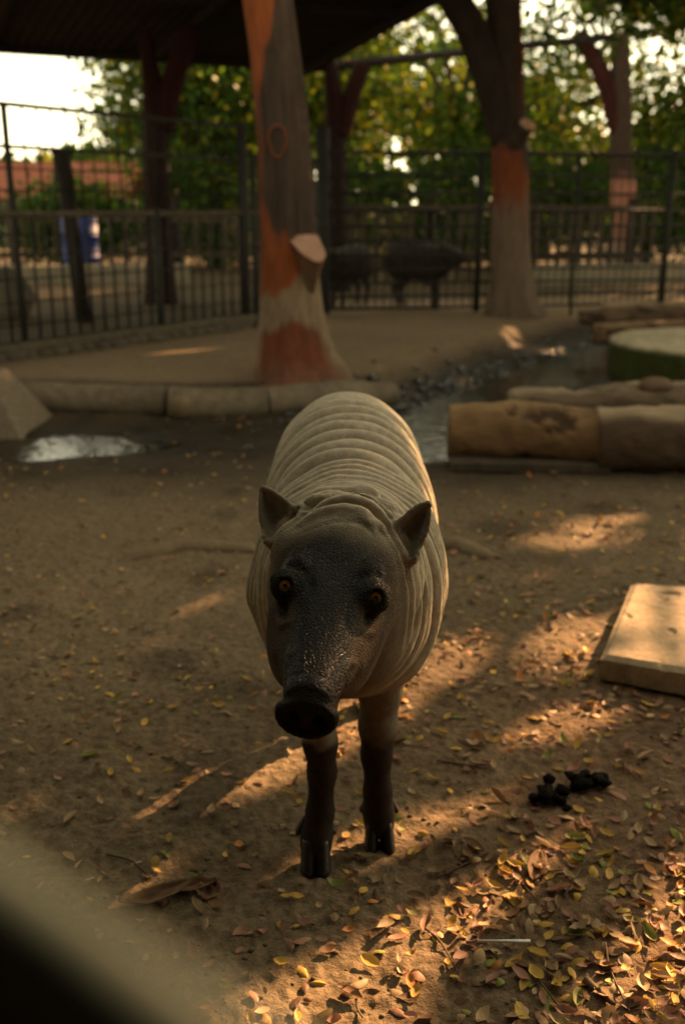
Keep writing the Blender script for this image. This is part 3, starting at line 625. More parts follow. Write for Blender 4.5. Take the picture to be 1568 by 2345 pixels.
dr = tag(empty('plastic_drum', (*pyd(188, 590, 15.5)[:2], PLAT)), 'dark blue plastic drum standing beyond the left fence', 'drum')
V, F = lathe_np([(.0001, 0), (.27, 0), (.29, .03), (.29, .28), (.305, .30), (.305, .33), (.29, .35), (.29, .60), (.305, .62), (.305, .65), (.29, .67), (.28, .9), (.25, .93), (.0001, .93)], 40); obj('shell', mesh_np('shell', V, F), bluem, dr)
lowm = pmat('low_cement_wall', (.15, .125, .09), (.26, .215, .15), 2.5, .9, .4, 18, .02)
for A_, B_, lab in (((-10, 13.4), (-2.2, 14.8), 'low cement wall bounding the path beyond the left fence'), ((2.4, 14.2), (9, 16.0), 'low cement wall at the foot of the salmon trunk post')):
    A_ = np.array(A_); B_ = np.array(B_); L = np.linalg.norm(B_-A_); o = tag(obj('low_wall', box_mesh('low_wall', L, .22, .32, .02), lowm, None, (*((A_+B_)/2), PLAT-.06)), lab, 'wall'); o.rotation_euler = (0, 0, math.atan2(*(B_-A_)[::-1]))
rk = tag(obj('boulder', stones[1], stonem, None, (*pyd(8, 640, 9.8)[:2], PLAT+.2)), 'rounded dark boulder behind the left iron fence', 'boulder'); rk.scale = (.26, .3, .42)
# ================================================================ trees
leafm = leafmat('tree_leaf', True, trans=.55, rough=.45)
tbark = pmat('dark_tree_bark', (.025, .018, .013), (.06, .045, .032), 9, .95, .7, 30, .02, stretch=(1, 1, .4))
def leaf_quads(C, size, rng, aspect=.5, down=.35):
    n = len(C); a = rng.normal(size=(n, 3)); a[:, 2] -= down; a /= np.linalg.norm(a, axis=1)[:, None]
    b = np.cross(a, rng.normal(size=(n, 3))); b /= np.linalg.norm(b, axis=1)[:, None]+1e-9
    L = (size*(.6+.8*rng.random(n)))[:, None]; nn = np.cross(a, b)
    V = np.stack([C-a*L*.5, C+b*L*aspect*.5+nn*L*.06, C+a*L*.5, C-b*L*aspect*.5+nn*L*.06], 1).reshape(-1, 3)
    F = np.arange(4*n).reshape(n, 4); return V, F
GREENS = np.array([[.040, .085, .008], [.065, .12, .010], [.11, .15, .010], [.17, .17, .010], [.025, .060, .010], [.26, .20, .012]])
def crown_pts(c, rad, nclump, per, rng, clump_r=.34, shell=.45):
    d = rng.normal(size=(nclump, 3)); d /= np.linalg.norm(d, axis=1)[:, None]
    r = (shell+(1-shell)*rng.random(nclump)**.6)[:, None]; K = np.array(c)+d*r*np.array(rad)
    P = np.repeat(K, per, 0)+rng.normal(size=(nclump*per, 3))*clump_r*np.array([1, 1, .62]); return P, K
def tree(base, h_trunk, r, crowns, label, name='leafy_tree', size=.15, lean=(0, 0), group='trees behind the enclosure', seed=0, weights=(4, 4, 3, 2, 3, 1), keep=None, cat='tree'):
    rng = np.random.default_rng(seed+100); base = np.array(base, float)
    e = tag(empty(name, base), label, cat, group)
    top = np.array([lean[0], lean[1], h_trunk]); S = spline([(0, 0, -.1, r*1.4), (lean[0]*.2, lean[1]*.2, h_trunk*.33, r), (lean[0]*.6, lean[1]*.6, h_trunk*.7, r*.8), (*top, r*.55)], 24)
    V, F, N, tt, aa, caps = tube_np(S[:, :3], S[:, 3], 14); V = V+N*(.12*r*fbm(V[:, 0]*6, V[:, 1]*6, V[:, 2]*3, 3, seed=seed))[:, None]; T3 = [mesh_mixed('trunk', V, F, np.vstack(caps))]
    tk = obj('trunk', T3[0], tbark, e)
    allP = []
    for ci, (c, rad, ncl, per, cr) in enumerate(crowns):
        c = np.array(c, float); P, K = crown_pts(c, rad, ncl, per, rng, cr); allP.append(P)
        for k in range(3):
            q_ = K[rng.integers(len(K))]; mid = (top*.8+q_)/2+np.array([0, 0, .15]); S = spline([(*(top*.82), r*.5), (*mid, r*.32), (*q_, r*.12)], 12); V, F, N, tt, aa, caps = tube_np(S[:, :3], S[:, 3], 8)
            obj('limb', mesh_mixed('limb', V, F, np.vstack(caps)), tbark, tk)
    P = np.vstack(allP); cf = np.concatenate([np.repeat(rng.uniform(.35, 1.0, c_[2])**1.3*1.7, c_[3]) for c_ in crowns]); ccol = np.concatenate([np.repeat(rng.choice(len(GREENS), c_[2], p=np.array(weights)/sum(weights)), c_[3]) for c_ in crowns])
    if keep is not None: kp = keep(P+base, rng); P, cf, ccol = P[kp], cf[kp], ccol[kp]
    V, F = leaf_quads(P, size, rng); w_ = np.array(weights, float); w_ /= w_.sum(); pick = np.where(rng.random(len(P)) < .5, ccol, rng.choice(len(GREENS), len(P), p=w_)); g = GREENS[pick]*((.75+.6*rng.random(len(P)))*cf)[:, None]
    obj('crown', mesh_np('crown', V, F, False, {'Col': np.repeat(g, 4, 0)}), leafm, e); return e
tanE = math.tan(SUN_EL); SX, SY = math.sin(SUN_AZ), math.cos(SUN_AZ)
def keep_back(P, rng):  # crown gaps cut along sun rays so chosen ground strips stay lit
    k = (P[:, 2]-PLAT)/tanE; gx_, gy_ = P[:, 0]-k*SX, P[:, 1]-k*SY
    o = np.zeros(len(P)); nn = vnoise(gx_*2.5, gy_*2.5, seed=94)
    for (u0, v0), (u1, v1), hw in (((740, 764), (985, 740), .28), ((1235, 704), (1330, 690), .30), ((380, 806), (450, 800), .14), ((1180, 745), (1290, 752), .20), ((0, 655), (330, 632), .30)):
        a_, b_ = gp(u0, v0, PLAT), gp(u1, v1, PLAT); d = seg_dist(gx_, gy_, [(a_[0], a_[1]), (b_[0], b_[1])]); o = np.maximum(o, sstep(hw*1.3, hw*.8, d)*sstep(-.7, -.2, nn))
    return rng.random(len(P)) > o*1.2
T = [
 ((-3.5, 21, PLAT), 2.8, .22, [((0, 0, 3.3), (1.5, 1.6, 1.3), 50, 45, .32), ((1.6, -.5, 2.6), (1.7, 1.5, .9), 60, 55, .34)], 'broad green tree with sunlit top behind the left fence, by the small house'),
 ((-2.3, 19, PLAT), 2.6, .18, [((0, 0, 3.6), (1.9, 1.8, 1.6), 110, 55, .36), ((-.4, .3, 2.3), (1.6, 1.5, .9), 60, 60, .32)], 'dense low green tree right behind the left red post'),
 ((-.9, 22, PLAT), 3.4, .2, [((0, 0, 5.0), (2.8, 2.4, 2.2), 150, 60, .42), ((.4, -.4, 3.2), (2.1, 1.8, 1.2), 80, 60, .38)], 'tall dark green tree behind the fence corner'),
 ((2.2, 20, PLAT), 3.0, .17, [((0, 0, 3.6), (2.2, 2.0, 1.3), 75, 45, .36), ((.8, 0, 2.4), (1.6, 1.5, .7), 50, 50, .32)], 'yellow green tree between the red corner post and the dark forked post'),
 ((4.6, 24, PLAT), 3.6, .2, [((0, 0, 5.2), (3.0, 2.4, 1.7), 75, 42, .42), ((.4, -.4, 3.2), (2.4, 1.8, .8), 60, 50, .36)], 'tall tree with yellowing leaves behind the dark forked post'),
 ((8.2, 21, PLAT), 3.2, .2, [((0, 0, 4.0), (2.6, 2.2, 1.8), 80, 50, .40), ((-1.2, -.5, 2.6), (1.6, 1.5, .9), 50, 50, .34)], 'leafy tree behind the salmon trunk post'),
 ((12.5, 26, PLAT), 3.6, .22, [((0, 0, 5.2), (3.4, 2.6, 2.4), 160, 60, .46)], 'wide green tree far beyond the salmon trunk post'),
]
for k, (b, h_, r_, cr_, lab) in enumerate(T): tree(b, h_, r_, cr_, lab, seed=k, size=.165, keep=keep_back)
# shrubs along the back of the next enclosure
for k, (bx, by, w_, h_) in enumerate([(-4.6, 17.8, 1.2, .9), (-2.2, 18.4, 1.5, 1.2), (.4, 18.6, 1.6, 1.2), (2.9, 18.2, 1.5, 1.3), (5.6, 19.0, 1.6, 1.4), (8.4, 18.6, 1.7, 1.4), (11.5, 20, 2.0, 1.5)]):
    lab = ['dark shrub right of the small house', 'broad dark shrub below the dense low tree', 'dark shrub below the tall corner tree', 'shrub behind the grey paling fence', 'shrub between paling fence and salmon post', 'shrub right of the salmon trunk post', 'wide shrub at the far right of the enclosures'][k]
    tree((bx, by, PLAT), h_*.7, .07, [((0, 0, h_*.85), (w_, .8, h_*.75), 90, 60, .25)], lab, 'dark_shrub', .12, group='shrubs behind the enclosure', seed=30+k, weights=(5, 2, 1, .4, 5, .2), cat='shrub')
# far wood closing the view
rng = np.random.default_rng(77)
n = 16000; ang = rng.uniform(-.60, .75, n); dist = rng.uniform(38, 52, n); hz = rng.random(n)**.8*(2.6+1.0*vnoise(ang*9, ang*0, seed=3)+4.2*sstep(-.17, -.08, ang)-2.5*sstep(.1, .25, ang))
P = np.stack([np.sin(ang)*dist, np.cos(ang)*dist, PLAT+hz], 1); V, F = leaf_quads(P, .75, rng, .6); g = GREENS[rng.integers(0, 5, n)]*(.5+.6*rng.random(n))[:, None]
tag(obj('far_wood', mesh_np('far_wood', V, F, False, {'Col': np.repeat(g, 4, 0)}), leafm), 'distant wood closing the view behind the enclosures', 'wood', kind='stuff')

# added trees outside the view: crowns placed and thinned to shape sun patches
tanE = math.tan(SUN_EL); SX, SY = math.sin(SUN_AZ), math.cos(SUN_AZ)
def sun_open(gx_, gy_):
    """share of sunlight that gets through the crowns to a ground point"""
    n1 = vnoise(gx_*7, gy_*7, seed=91); n2 = vnoise(gx_*17, gy_*17, seed=92); nn = .65*n1+.35*n2
    def band(ax, ay, bx, by, hw, soft=.03):
        d = seg_dist(gx_, gy_, [(ax, ay), (bx, by)]); return sstep(hw+soft, hw-soft, d)
    def ellm(cx, cy, rx, ry): return sstep(1.15, .85, np.sqrt(((gx_-cx)/rx)**2+((gy_-cy)/ry)**2))
    o = np.zeros_like(gx_)
    o = np.maximum(o, band(-.52, 1.46, .35, 2.50, .085)*sstep(-1.0, -.5, nn))
    low = sstep(-.05, .05, (gx_-.0)*.74-(gy_-1.64)*.67)*sstep(2.35, 2.15, gy_)*sstep(.85, .78, gx_)*sstep(.55, .75, gy_)
    o = np.maximum(o, low*sstep(-.75, -.3, nn))
    o = np.maximum(o, ellm(1.0, 2.50, .50, .26)*sstep(-.9, -.5, nn))
    o = np.maximum(o, ellm(1.22, 3.50, .60, .24)*sstep(-.4, -.1, nn))
    o = np.maximum(o, ellm(.62, 3.35, .35, .12)*.5*sstep(-.2, .2, nn))
    o = np.maximum(o, ellm(-.45, 2.85, .35, .18)*.35*sstep(-.3, .3, nn))
    o = np.maximum(o, ellm(-.62, .90, .42, .26)*sstep(-.5, -.2, nn))       # flank of the animal
    o = np.maximum(o, ellm(-.95, 1.02, .16, .09)*.8*sstep(-.2, .1, nn))       # rump
    o = np.maximum(o, ellm(.35, 4.35, .35, .10)*.6*sstep(-.1, .2, nn))
    return o
def keep_shade(P, rng):  # leaves dropped along sun rays to keep the chosen patches lit
    k = P[:, 2]/tanE; o = sun_open(P[:, 0]-k*SX, P[:, 1]-k*SY); return rng.random(len(P)) > o*1.6
gxr, gyr = (-2.8, 2.6), (.3, 5.4)
rng = np.random.default_rng(5)
cen = []
for j, gyc in enumerate((.7, 1.75, 2.8, 3.9, 5.0)):
    for i, gxc in enumerate((-2.1, -.7, .7, 2.0)): cen.append((gxc, gyc))
spots = [((4.6, 6.3), 'added shade tree leaning over the yard beside the slab'), ((6.6, 7.4), 'added shade tree standing behind the slab tree'), ((3.6, 8.1), 'added shade tree leaning over the ditch beside the logs'), ((5.6, 9.6), 'added tall shade tree beside the neighbouring shelter'), ((7.4, 9.2), 'added shade tree at the far end of the tree row')]
own = {k: [] for k in range(len(spots))}
for gxc, gyc in cen:
    zc = 3.35; k = zc/tanE; p = np.array([gxc+k*SX, gyc+k*SY]); own[int(np.argmin([np.hypot(*(p-np.array(s_[0]))) for s_ in spots]))].append((p[0], p[1], zc))
for k, (xy, lab) in enumerate(spots):
    if not own[k]: continue
    cr_ = [((p[0]-xy[0], p[1]-xy[1], p[2]), (.85, .85, .62), 46, 55, .26) for p in own[k]]
    tree((*xy, 0), 3.0, .13, cr_, lab, 'shade_tree', .105, group='added shade trees outside the view', seed=60+k, keep=keep_shade)

# added taller trees outside the view, placed to shade the raised platform
for k, (xy, lab, cells) in enumerate([((6.9, 15.6), 'added tall shade tree behind the neighbouring shelter roof', [(-3.2, 7.2), (-1.6, 7.0), (0, 7.2), (-2.6, 8.8), (-1.0, 8.8)]), ((8.6, 18.2), 'added tall shade tree farthest along the sunny side', [(.6, 8.6), (2.0, 9.4), (-2.4, 10.4), (-.8, 10.4), (.8, 10.6)]), ((9.8, 16.4), 'added spreading shade tree by the square timber posts', [(2.4, 11.2), (-2.0, 12.2), (0, 12.4), (1.8, 12.8), (3.2, 9.8)])]):
    cr_ = []
    for gxc, gyc in cells:
        zc = 5.3; kk = zc/tanE; cr_.append(((gxc+kk*SX-xy[0], gyc+kk*SY-xy[1], zc), (1.15, 1.15, .7), 40, 42, .34))
    tree((*xy, PLAT), 4.6, .2, cr_, lab, 'shade_tree', .20, group='added shade trees outside the view', seed=80+k, keep=keep_back)

# added hedge and visitor shelter, both unseen, placed to block sky light
for k, (bx, by) in enumerate([(-4.2, .6), (-4.4, 2.3), (-4.7, 4.0)]):
    tree((bx, by, 0), 1.6, .08, [((0, 0, 1.9), (.6, 1.1, 1.7), 110, 60, .24)], ['added hedge bush beside the unseen shelter', 'added hedge bush in the middle of the left side', 'added hedge bush next to the cement block'][k], 'added_hedge_bush', .13, group='added hedge left of the yard', seed=45+k, weights=(5, 3, 1, .3, 5, .1), cat='hedge')
vs_ = tag(empty('added_shelter', (0, -1.6, 0)), 'added dark shelter behind and above the camera, blocking sky light', 'shelter')
obj('roof', box_mesh('roof', 9, 5.4, .08), roofm, vs_, (0, -.15, 2.42))
for k in range(30): obj('wall_board', box_mesh('wall_board', .292, .03, 2.48), beamm, vs_, (-4.35+k*.30, -2.2, -.02))
for k in range(2): obj('side_panel', box_mesh('side_panel', .05, 4.6, 2.48), beamm, vs_, (-4.4+8.8*k, 0, -.02))
# ================================================================ the babirusa
def surface_nets(D, org, h):
    S = D < 0
    nxg, nyg, nzg = D.shape
    cnt = np.zeros((nxg-1, nyg-1, nzg-1), np.uint8)
    for a in (0, 1):
        for b in (0, 1):
            for c_ in (0, 1): cnt += S[a:nxg-1+a, b:nyg-1+b, c_:nzg-1+c_]
    act = (cnt > 0) & (cnt < 8)
    ci = np.argwhere(act)
    idx = np.full(act.shape, -1, np.int32); idx[act] = np.arange(len(ci))
    acc = np.zeros((len(ci), 3)); num = np.zeros(len(ci))
    cor = {}
    for a in (0, 1):
        for b in (0, 1):
            for c_ in (0, 1): cor[(a, b, c_)] = D[ci[:, 0]+a, ci[:, 1]+b, ci[:, 2]+c_]
    for p in cor:
        for ax in range(3):
            if p[ax] == 0:
                q = list(p); q[ax] = 1; q = tuple(q)
                d0, d1 = cor[p], cor[q]; cr = (d0 < 0) != (d1 < 0)
                t = np.where(cr, d0/np.where(cr, d0-d1, 1), 0)
                for k in range(3):
                    pos = p[k] + (t if k == ax else 0)
                    acc[:, k] += np.where(cr, pos, 0)
                num += cr
    V = (ci + acc/np.maximum(num, 1)[:, None])*h + org
    F = []
    for ax in range(3):
        sl0 = [slice(None)]*3; sl1 = [slice(None)]*3; sl0[ax] = slice(0, -1); sl1[ax] = slice(1, None)
        s0, s1 = S[tuple(sl0)], S[tuple(sl1)]
        e = np.argwhere(s0 != s1); flip = s1[tuple(e.T)]
        o1, o2 = [(1, 2), (2, 0), (0, 1)][ax]
        ok = (e[:, o1] > 0) & (e[:, o2] > 0); e = e[ok]; flip = flip[ok]
        def cell(d1, d2):
            t = e.copy(); t[:, o1] -= d1; t[:, o2] -= d2
            return idx[t[:, 0], t[:, 1], t[:, 2]]
        q = np.stack([cell(1, 1), cell(0, 1), cell(0, 0), cell(1, 0)], 1)
        q[flip] = q[flip][:, ::-1]; F.append(q)
    F = np.vstack(F); F = F[(F >= 0).all(1)]
    return V, F
class Field:
    def __init__(s, lo, hi, h):
        s.lo = np.array(lo, float); s.h = h; s.n = np.ceil((np.array(hi)-s.lo)/h).astype(int)+1
        s.D = np.full(tuple(s.n), .3, np.float32)
    def box(s, lo, hi):
        a = np.clip(np.floor((np.array(lo)-s.lo)/s.h).astype(int), 0, s.n-1); b = np.clip(np.ceil((np.array(hi)-s.lo)/s.h).astype(int)+1, 1, s.n)
        sl = tuple(slice(a[k], b[k]) for k in range(3))
        g = [s.lo[k]+s.h*np.arange(a[k], b[k], dtype=np.float32) for k in range(3)]
        X, Y, Z = np.meshgrid(*[t.astype(np.float32) for t in g], indexing='ij', sparse=False)
        return sl, X, Y, Z
    def put(s, sl, d, k=.02, sub=False):
        A = s.D[sl]
        if sub:
            hh = np.clip(.5-.5*(A+d)/k, 0, 1); s.D[sl] = A*(1-hh)+(-d)*hh + k*hh*(1-hh)
        else:
            hh = np.clip(.5+.5*(d-A)/k, 0, 1); s.D[sl] = d*(1-hh)+A*hh - k*hh*(1-hh)
    def cone(s, p, q, r1, r2, k=.02):
        p = np.array(p, float); q = np.array(q, float); R = max(r1, r2)+k*1.5
        sl, X, Y, Z = s.box(np.minimum(p, q)-R, np.maximum(p, q)+R)
        d = q-p; L2 = d@d
        t = np.clip(((X-p[0])*d[0]+(Y-p[1])*d[1]+(Z-p[2])*d[2])/L2, 0, 1)
        dist = np.sqrt((X-p[0]-t*d[0])**2+(Y-p[1]-t*d[1])**2+(Z-p[2]-t*d[2])**2)-(r1+(r2-r1)*t)
        s.put(sl, dist.astype(np.float32), k)
    def ell(s, c, rad, axes=None, k=.02, sub=False):
        c = np.array(c, float); rad = np.array(rad, float); R = rad.max()+k*1.6
        sl, X, Y, Z = s.box(c-R, c+R); A = np.eye(3) if axes is None else axes
        q = [((X-c[0])*A[i][0]+(Y-c[1])*A[i][1]+(Z-c[2])*A[i][2]) for i in range(3)]
        k0 = np.sqrt(sum((q[i]/rad[i])**2 for i in range(3))); k1 = np.sqrt(sum((q[i]/rad[i]**2)**2 for i in range(3)))+1e-6
        s.put(sl, (k0*(k0-1)/k1).astype(np.float32), k, sub)
    def cloud(s, pts, r, k=.006, sub=False):
        pts = np.asarray(pts, float); r = np.broadcast_to(r, (len(pts),)); R = r.max()+k*2
        sl, X, Y, Z = s.box(pts.min(0)-R, pts.max(0)+R); d = np.full(X.shape, 1., np.float32)
        for p, rr in zip(pts, r): d = np.minimum(d, np.sqrt((X-p[0])**2+(Y-p[1])**2+(Z-p[2])**2)-rr)
        s.put(sl, d, k, sub)
    def sample(s, P):
        P = np.atleast_2d(P); g = (P-s.lo)/s.h; i = np.clip(np.floor(g).astype(int), 0, s.n-2); f = g-i; r = 0
        for a in (0, 1):
            for b in (0, 1):
                for c_ in (0, 1):
                    w_ = (f[:, 0] if a else 1-f[:, 0])*(f[:, 1] if b else 1-f[:, 1])*(f[:, 2] if c_ else 1-f[:, 2])
                    r = r + w_*s.D[i[:, 0]+a, i[:, 1]+b, i[:, 2]+c_]
        return r
    def hit(s, u, v):
        t = np.arange(1.0, 2.6, .001); P = CAM + ray(u, v)[None]*t[:, None]
        d = s.sample(P); ii = np.argmax(d < 0); return P[ii]

# head frame: lateral (image right), forward (towards the snout), up
HF = np.array([-.118, -.93, -.346]); HF /= np.linalg.norm(HF)
HR = np.array([.989, -.077, -.13]); HR -= HF*(HR@HF); HR /= np.linalg.norm(HR)
HU = np.cross(HF, HR); HU = HU if HU[2] > 0 else -HU
HO = np.array([-.0172, 1.3067, .635]); HA = np.stack([HR, HF, HU])
def hp(r, f, u): return HO + r*HR + f*HF + u*HU
BX = .012
PY = [1.355, 1.40, 1.47, 1.55, 1.65, 1.75, 1.87, 2.0, 2.08, 2.16, 2.24, 2.30, 2.345, 2.37]
PA = [.012, .050, .098, .126, .145, .160, .172, .170, .165, .160, .147, .118, .070, .02]
PT = [.610, .655, .694, .712, .728, .742, .756, .768, .772, .770, .752, .715, .65, .585]
PB = [.570, .480, .41, .355, .33, .315, .305, .315, .33, .352, .388, .43, .48, .53]
EAR_PTS = []
def build_field(h, detail=True):
    EAR_PTS.clear()
    fd = Field((-.27, 1.02, -.012), (.29, 2.42, .86), h)
    sl, X, Y, Z = fd.box((-.3, 1.3, .2), (.3, 2.42, .86))
    yy = Y[0, :, 0]
    # smooth interpolation of the body profile
    def sm(arr):
        v = np.interp(yy, PY, arr); kk = max(3, int(.05/h)) | 1
        vp = np.pad(v, kk//2, mode='edge'); return np.convolve(vp, np.ones(kk)/kk, 'valid')
    a, t, b = sm(PA), sm(PT), sm(PB); cz = (t+b)/2-.015; 
    A3 = a[None, :, None]; C3 = cz[None, :, None]
    B3 = np.where(Z > C3, t[None, :, None]-C3, C3-b[None, :, None])
    F_ = ((np.abs(X-BX)/A3)**2.15+(np.abs(Z-C3)/B3)**2.15)**(1/2.15)
    d = (F_-1)*np.minimum(A3, B3)
    d = np.maximum(d, np.maximum(1.35-Y, Y-2.372))
    fd.put(sl, d.astype(np.float32), .001)
    # haunches and shoulders
    for s_ in (-1, 1):
        fd.ell((BX+s_*.095, 2.17, .50), (.068, .125, .185), k=.05)
        fd.ell((BX+s_*.090, 1.66, .50), (.064, .10, .17), k=.05)
    # legs: front pair as seen, hind pair with stifle and hock
    fl = [((-.095, 1.65, .50), .070), ((-.062, 1.615, .385), .043), ((-.047, 1.600, .30), .0325), ((-.040, 1.597, .23), .0285), ((-.037, 1.596, .17), .0238), ((-.041, 1.592, .09), .0232), ((-.047, 1.582, .050), .0262), ((-.049, 1.572, .028), .028)]
    fr = [((.112, 1.69, .50), .070), ((.080, 1.675, .385), .046), ((.070, 1.665, .30), .0375), ((.066, 1.66, .23), .0335), ((.064, 1.658, .17), .0265), ((.067, 1.655, .09), .0245), ((.069, 1.650, .050), .0265), ((.070, 1.644, .028), .028)]
    hl = [((-.085, 2.16, .50), .09), ((-.075, 2.10, .37), .062), ((-.062, 2.185, .235), .036), ((-.058, 2.20, .20), .031), ((-.054, 2.165, .09), .025), ((-.054, 2.150, .04), .028)]
    hr = [((.105, 2.18, .50), .09), ((.095, 2.13, .37), .062), ((.078, 2.215, .235), .036), ((.074, 2.23, .20), .031), ((.068, 2.20, .09), .025), ((.068, 2.185, .04), .028)]
    for ch in (fl, fr, hl, hr):
        for (p, r1), (q, r2) in zip(ch[:-1], ch[1:]): fd.cone(p, q, r1, r2, .018)
    # tail
    fd.cone((BX, 2.36, .60), (BX+.02, 2.40, .48), .016, .010, .02)
    # neck and head
    fd.cone(hp(0, -.07, -.055), (BX, 1.64, .535), .086, .150, .055)
    fd.cone(hp(0, -.03, -.112), (BX, 1.62, .45), .056, .112, .06)
    fd.ell(hp(.01, -.15, -.075), (.098, .11, .115), HA, .06)
    fd.ell(hp(0, -.065, -.038), (.077, .115, .082), HA, .03)
    fd.ell(hp(0, .02, -.036), (.070, .11, .068), HA, .03)
    for s_ in (-1, 1):
        fd.ell(hp(s_*.031, .008, -.078), (.050, .100, .062), HA, .03)
        fd.ell(hp(s_*.046, -.005, .020), (.028, .040, .020), HA, .02)        # brow
        fd.cone(hp(s_*.058, .02, -.030), hp(s_*.044, .10, -.030), .018, .016, .022)   # cheek bone
    fd.cone(hp(0, .03, -.030), hp(0, .205, -.002), .060, .0275, .03)
    for s_ in (-1, 1): fd.cone(hp(s_*.020, .05, -.006), hp(s_*.010, .20, .006), .030, .020, .02)
    fd.cone(hp(0, -.01, -.098), hp(0, .165, -.038), .050, .021, .03)          # lower jaw
    if detail:
        for s_ in (-1, 1):
            fd.ell(hp(s_*.036, .122, -.022), (.010, .024, .017), HA, .012)       # tusk sheath
    # snout disc: shield shaped, facing the viewer, tilted
    NU = (HU*.95 - HF*.22); NU /= np.linalg.norm(NU); NF = np.cross(HR, NU); NF = NF if NF@HF > 0 else -NF
    c0 = hp(0.0, .222, -.003); pts = []; rr = []
    for i in np.linspace(-1, 1, 19):
        for j in np.linspace(-1, 1, 15):
            wid = .0320*np.sqrt(max(0, 1-abs(j)**2.6))*(1.0 if j > 0 else 1-.30*j*j)+.002
            yj = .0195*j if j > 0 else .0255*j
            if abs(i) > 1: continue
            x = i*wid; yj2 = yj - (.006*abs(i)**2 if j > .3 else 0)
            pts.append(c0 + HR*x + NU*yj2 - NF*.004*(1-(i*i))*(1-j*j)); rr.append(.0065)
    fd.cloud(pts, np.array(rr), .006)
    rim = []
    for t_ in np.linspace(0, 2*math.pi, 60, endpoint=False):
        cj, sj = math.cos(t_), math.sin(t_); wx = .0350*math.copysign(abs(cj)**.85, cj)*(1.0 if sj > -.2 else 1-.22*(sj+.2)**2); yv = (.0210-.008*abs(cj)**2.2+.0)*sj if sj > 0 else .0285*sj
        rim.append(c0+HR*wx+NU*yv+NF*.0062)
    fd.cloud(rim, .0042, .004)
    if detail:
        for s_ in (-1, 1):
            fd.ell(c0+HR*s_*.0150+NU*(-.002)+NF*.005, (.0068, .012, .0085), np.stack([HR, NF, NU]), .004, sub=True)
        # ears: cupped leaf shapes hung on the side of the head
        for side in (0, 1):
            if side == 0:
                I = [(696, 1183), (668, 1160), (632, 1130), (602, 1115)]; E_ = [(640, 1274), (612, 1236), (597, 1180), (597, 1122)]; dep = [1.500, 1.505, 1.51, 1.515]
            else:
                I = [(884, 1218), (914, 1194), (952, 1162), (980, 1150)]; E_ = [(916, 1306), (950, 1274), (977, 1212), (984, 1158)]; dep = [1.490, 1.49, 1.49, 1.49]
            Is = spline([(a_, b_, 0) for a_, b_ in I], 16); Es = spline([(a_, b_, 0) for a_, b_ in E_], 16); ds = np.interp(np.linspace(0, 1, 16), np.linspace(0, 1, 4), dep)
            pts = []; rr = []
            for i in range(16):
                t = i/15
                for s_ in np.linspace(0, 1, 14):
                    uv = Is[i]*(1-s_)+Es[i]*s_
                    pts.append(pdep(uv[0], uv[1], ds[i]+.030*math.sin(math.pi*s_)*(1-t)**.7)); rr.append(.0058-.0020*t)
            fd.cloud(pts, np.array(rr), .012); EAR_PTS.append(np.array(pts))
            # ear root
            a_ = pdep(*( (Is[0][:2]*.6+Es[0][:2]*.4) ), ds[0]+.03); fd.cone(a_, hp((-.06 if side == 0 else .055), -.085, -.01), .022, .032, .02)
    return fd
EYE_PX = [(652, 1342), (860, 1370)]
def sculpt_face(fd):
    cp = lambda x_, y_: ((576+x_/2.604)*.916, (951+y_/2.604)*.916)       # from an enlarged view of the photo
    def stroke(pts, r, inset, n=26, sub=False, k=.006):
        P = spline([(*p, 0) for p in pts], n); H = []
        for q_ in P:
            p = fd.hit(*cp(q_[0], q_[1])); dv = CAM-p; dv /= np.linalg.norm(dv); H.append(p-dv*inset)
        rr = r*np.sin(np.linspace(.25, math.pi-.25, n))**.5; return (np.array(H), rr, k, sub)
    S = [stroke([(425, 870), (520, 806), (700, 785), (860, 802), (960, 862), (1010, 935)], .0125, .004, 40, k=.010),
         stroke([(470, 950), (580, 880), (720, 856), (840, 878), (900, 935), (985, 975)], .0110, .004, 40, k=.008),
         stroke([(480, 985), (640, 925), (760, 912), (870, 940), (930, 1010)], .0040, .000, 36, True, .006),
         stroke([(455, 905), (560, 838), (710, 818), (850, 838), (945, 905)], .0042, .000, 36, True, .005),
         stroke([(400, 905), (470, 800), (620, 735), (780, 738), (930, 790), (1040, 900)], .0045, .000, 40, True, .006),
         stroke([(470, 1170), (500, 1270), (530, 1400)], .0030, -.0005, 24, True, .005), stroke([(870, 1220), (810, 1310), (780, 1390)], .0030, -.0005, 24, True, .005),
         stroke([(400, 1215), (440, 1180), (470, 1200)], .0110, .004, 14, k=.012), stroke([(890, 1250), (930, 1215), (975, 1265)], .0110, .004, 14, k=.012),
         stroke([(345, 1420), (338, 1490), (348, 1550)], .0085, -.0015, 18, True, .008), stroke([(925, 1490), (905, 1550), (890, 1590)], .0085, -.0015, 18, True, .008),
         stroke([(305, 1540), (335, 1590), (385, 1580)], .0050, .001, 18, k=.006), stroke([(860, 1640), (920, 1640), (965, 1570)], .0050, .001, 18, k=.006),
         stroke([(370, 2015), (470, 1982), (560, 2000), (645, 2062)], .0050, .0015, 26, k=.004), stroke([(372, 1975), (470, 1945), (570, 1962), (650, 2020)], .0045, .0015, 26, k=.004),
         stroke([(745, 1900), (765, 1845), (815, 1835)], .0045, .001, 16, k=.005), stroke([(372, 1850), (360, 1800), (395, 1785)], .0040, .001, 16, k=.005)]
    for H, rr, k, sb in S: fd.cloud(H, rr, k, sb)
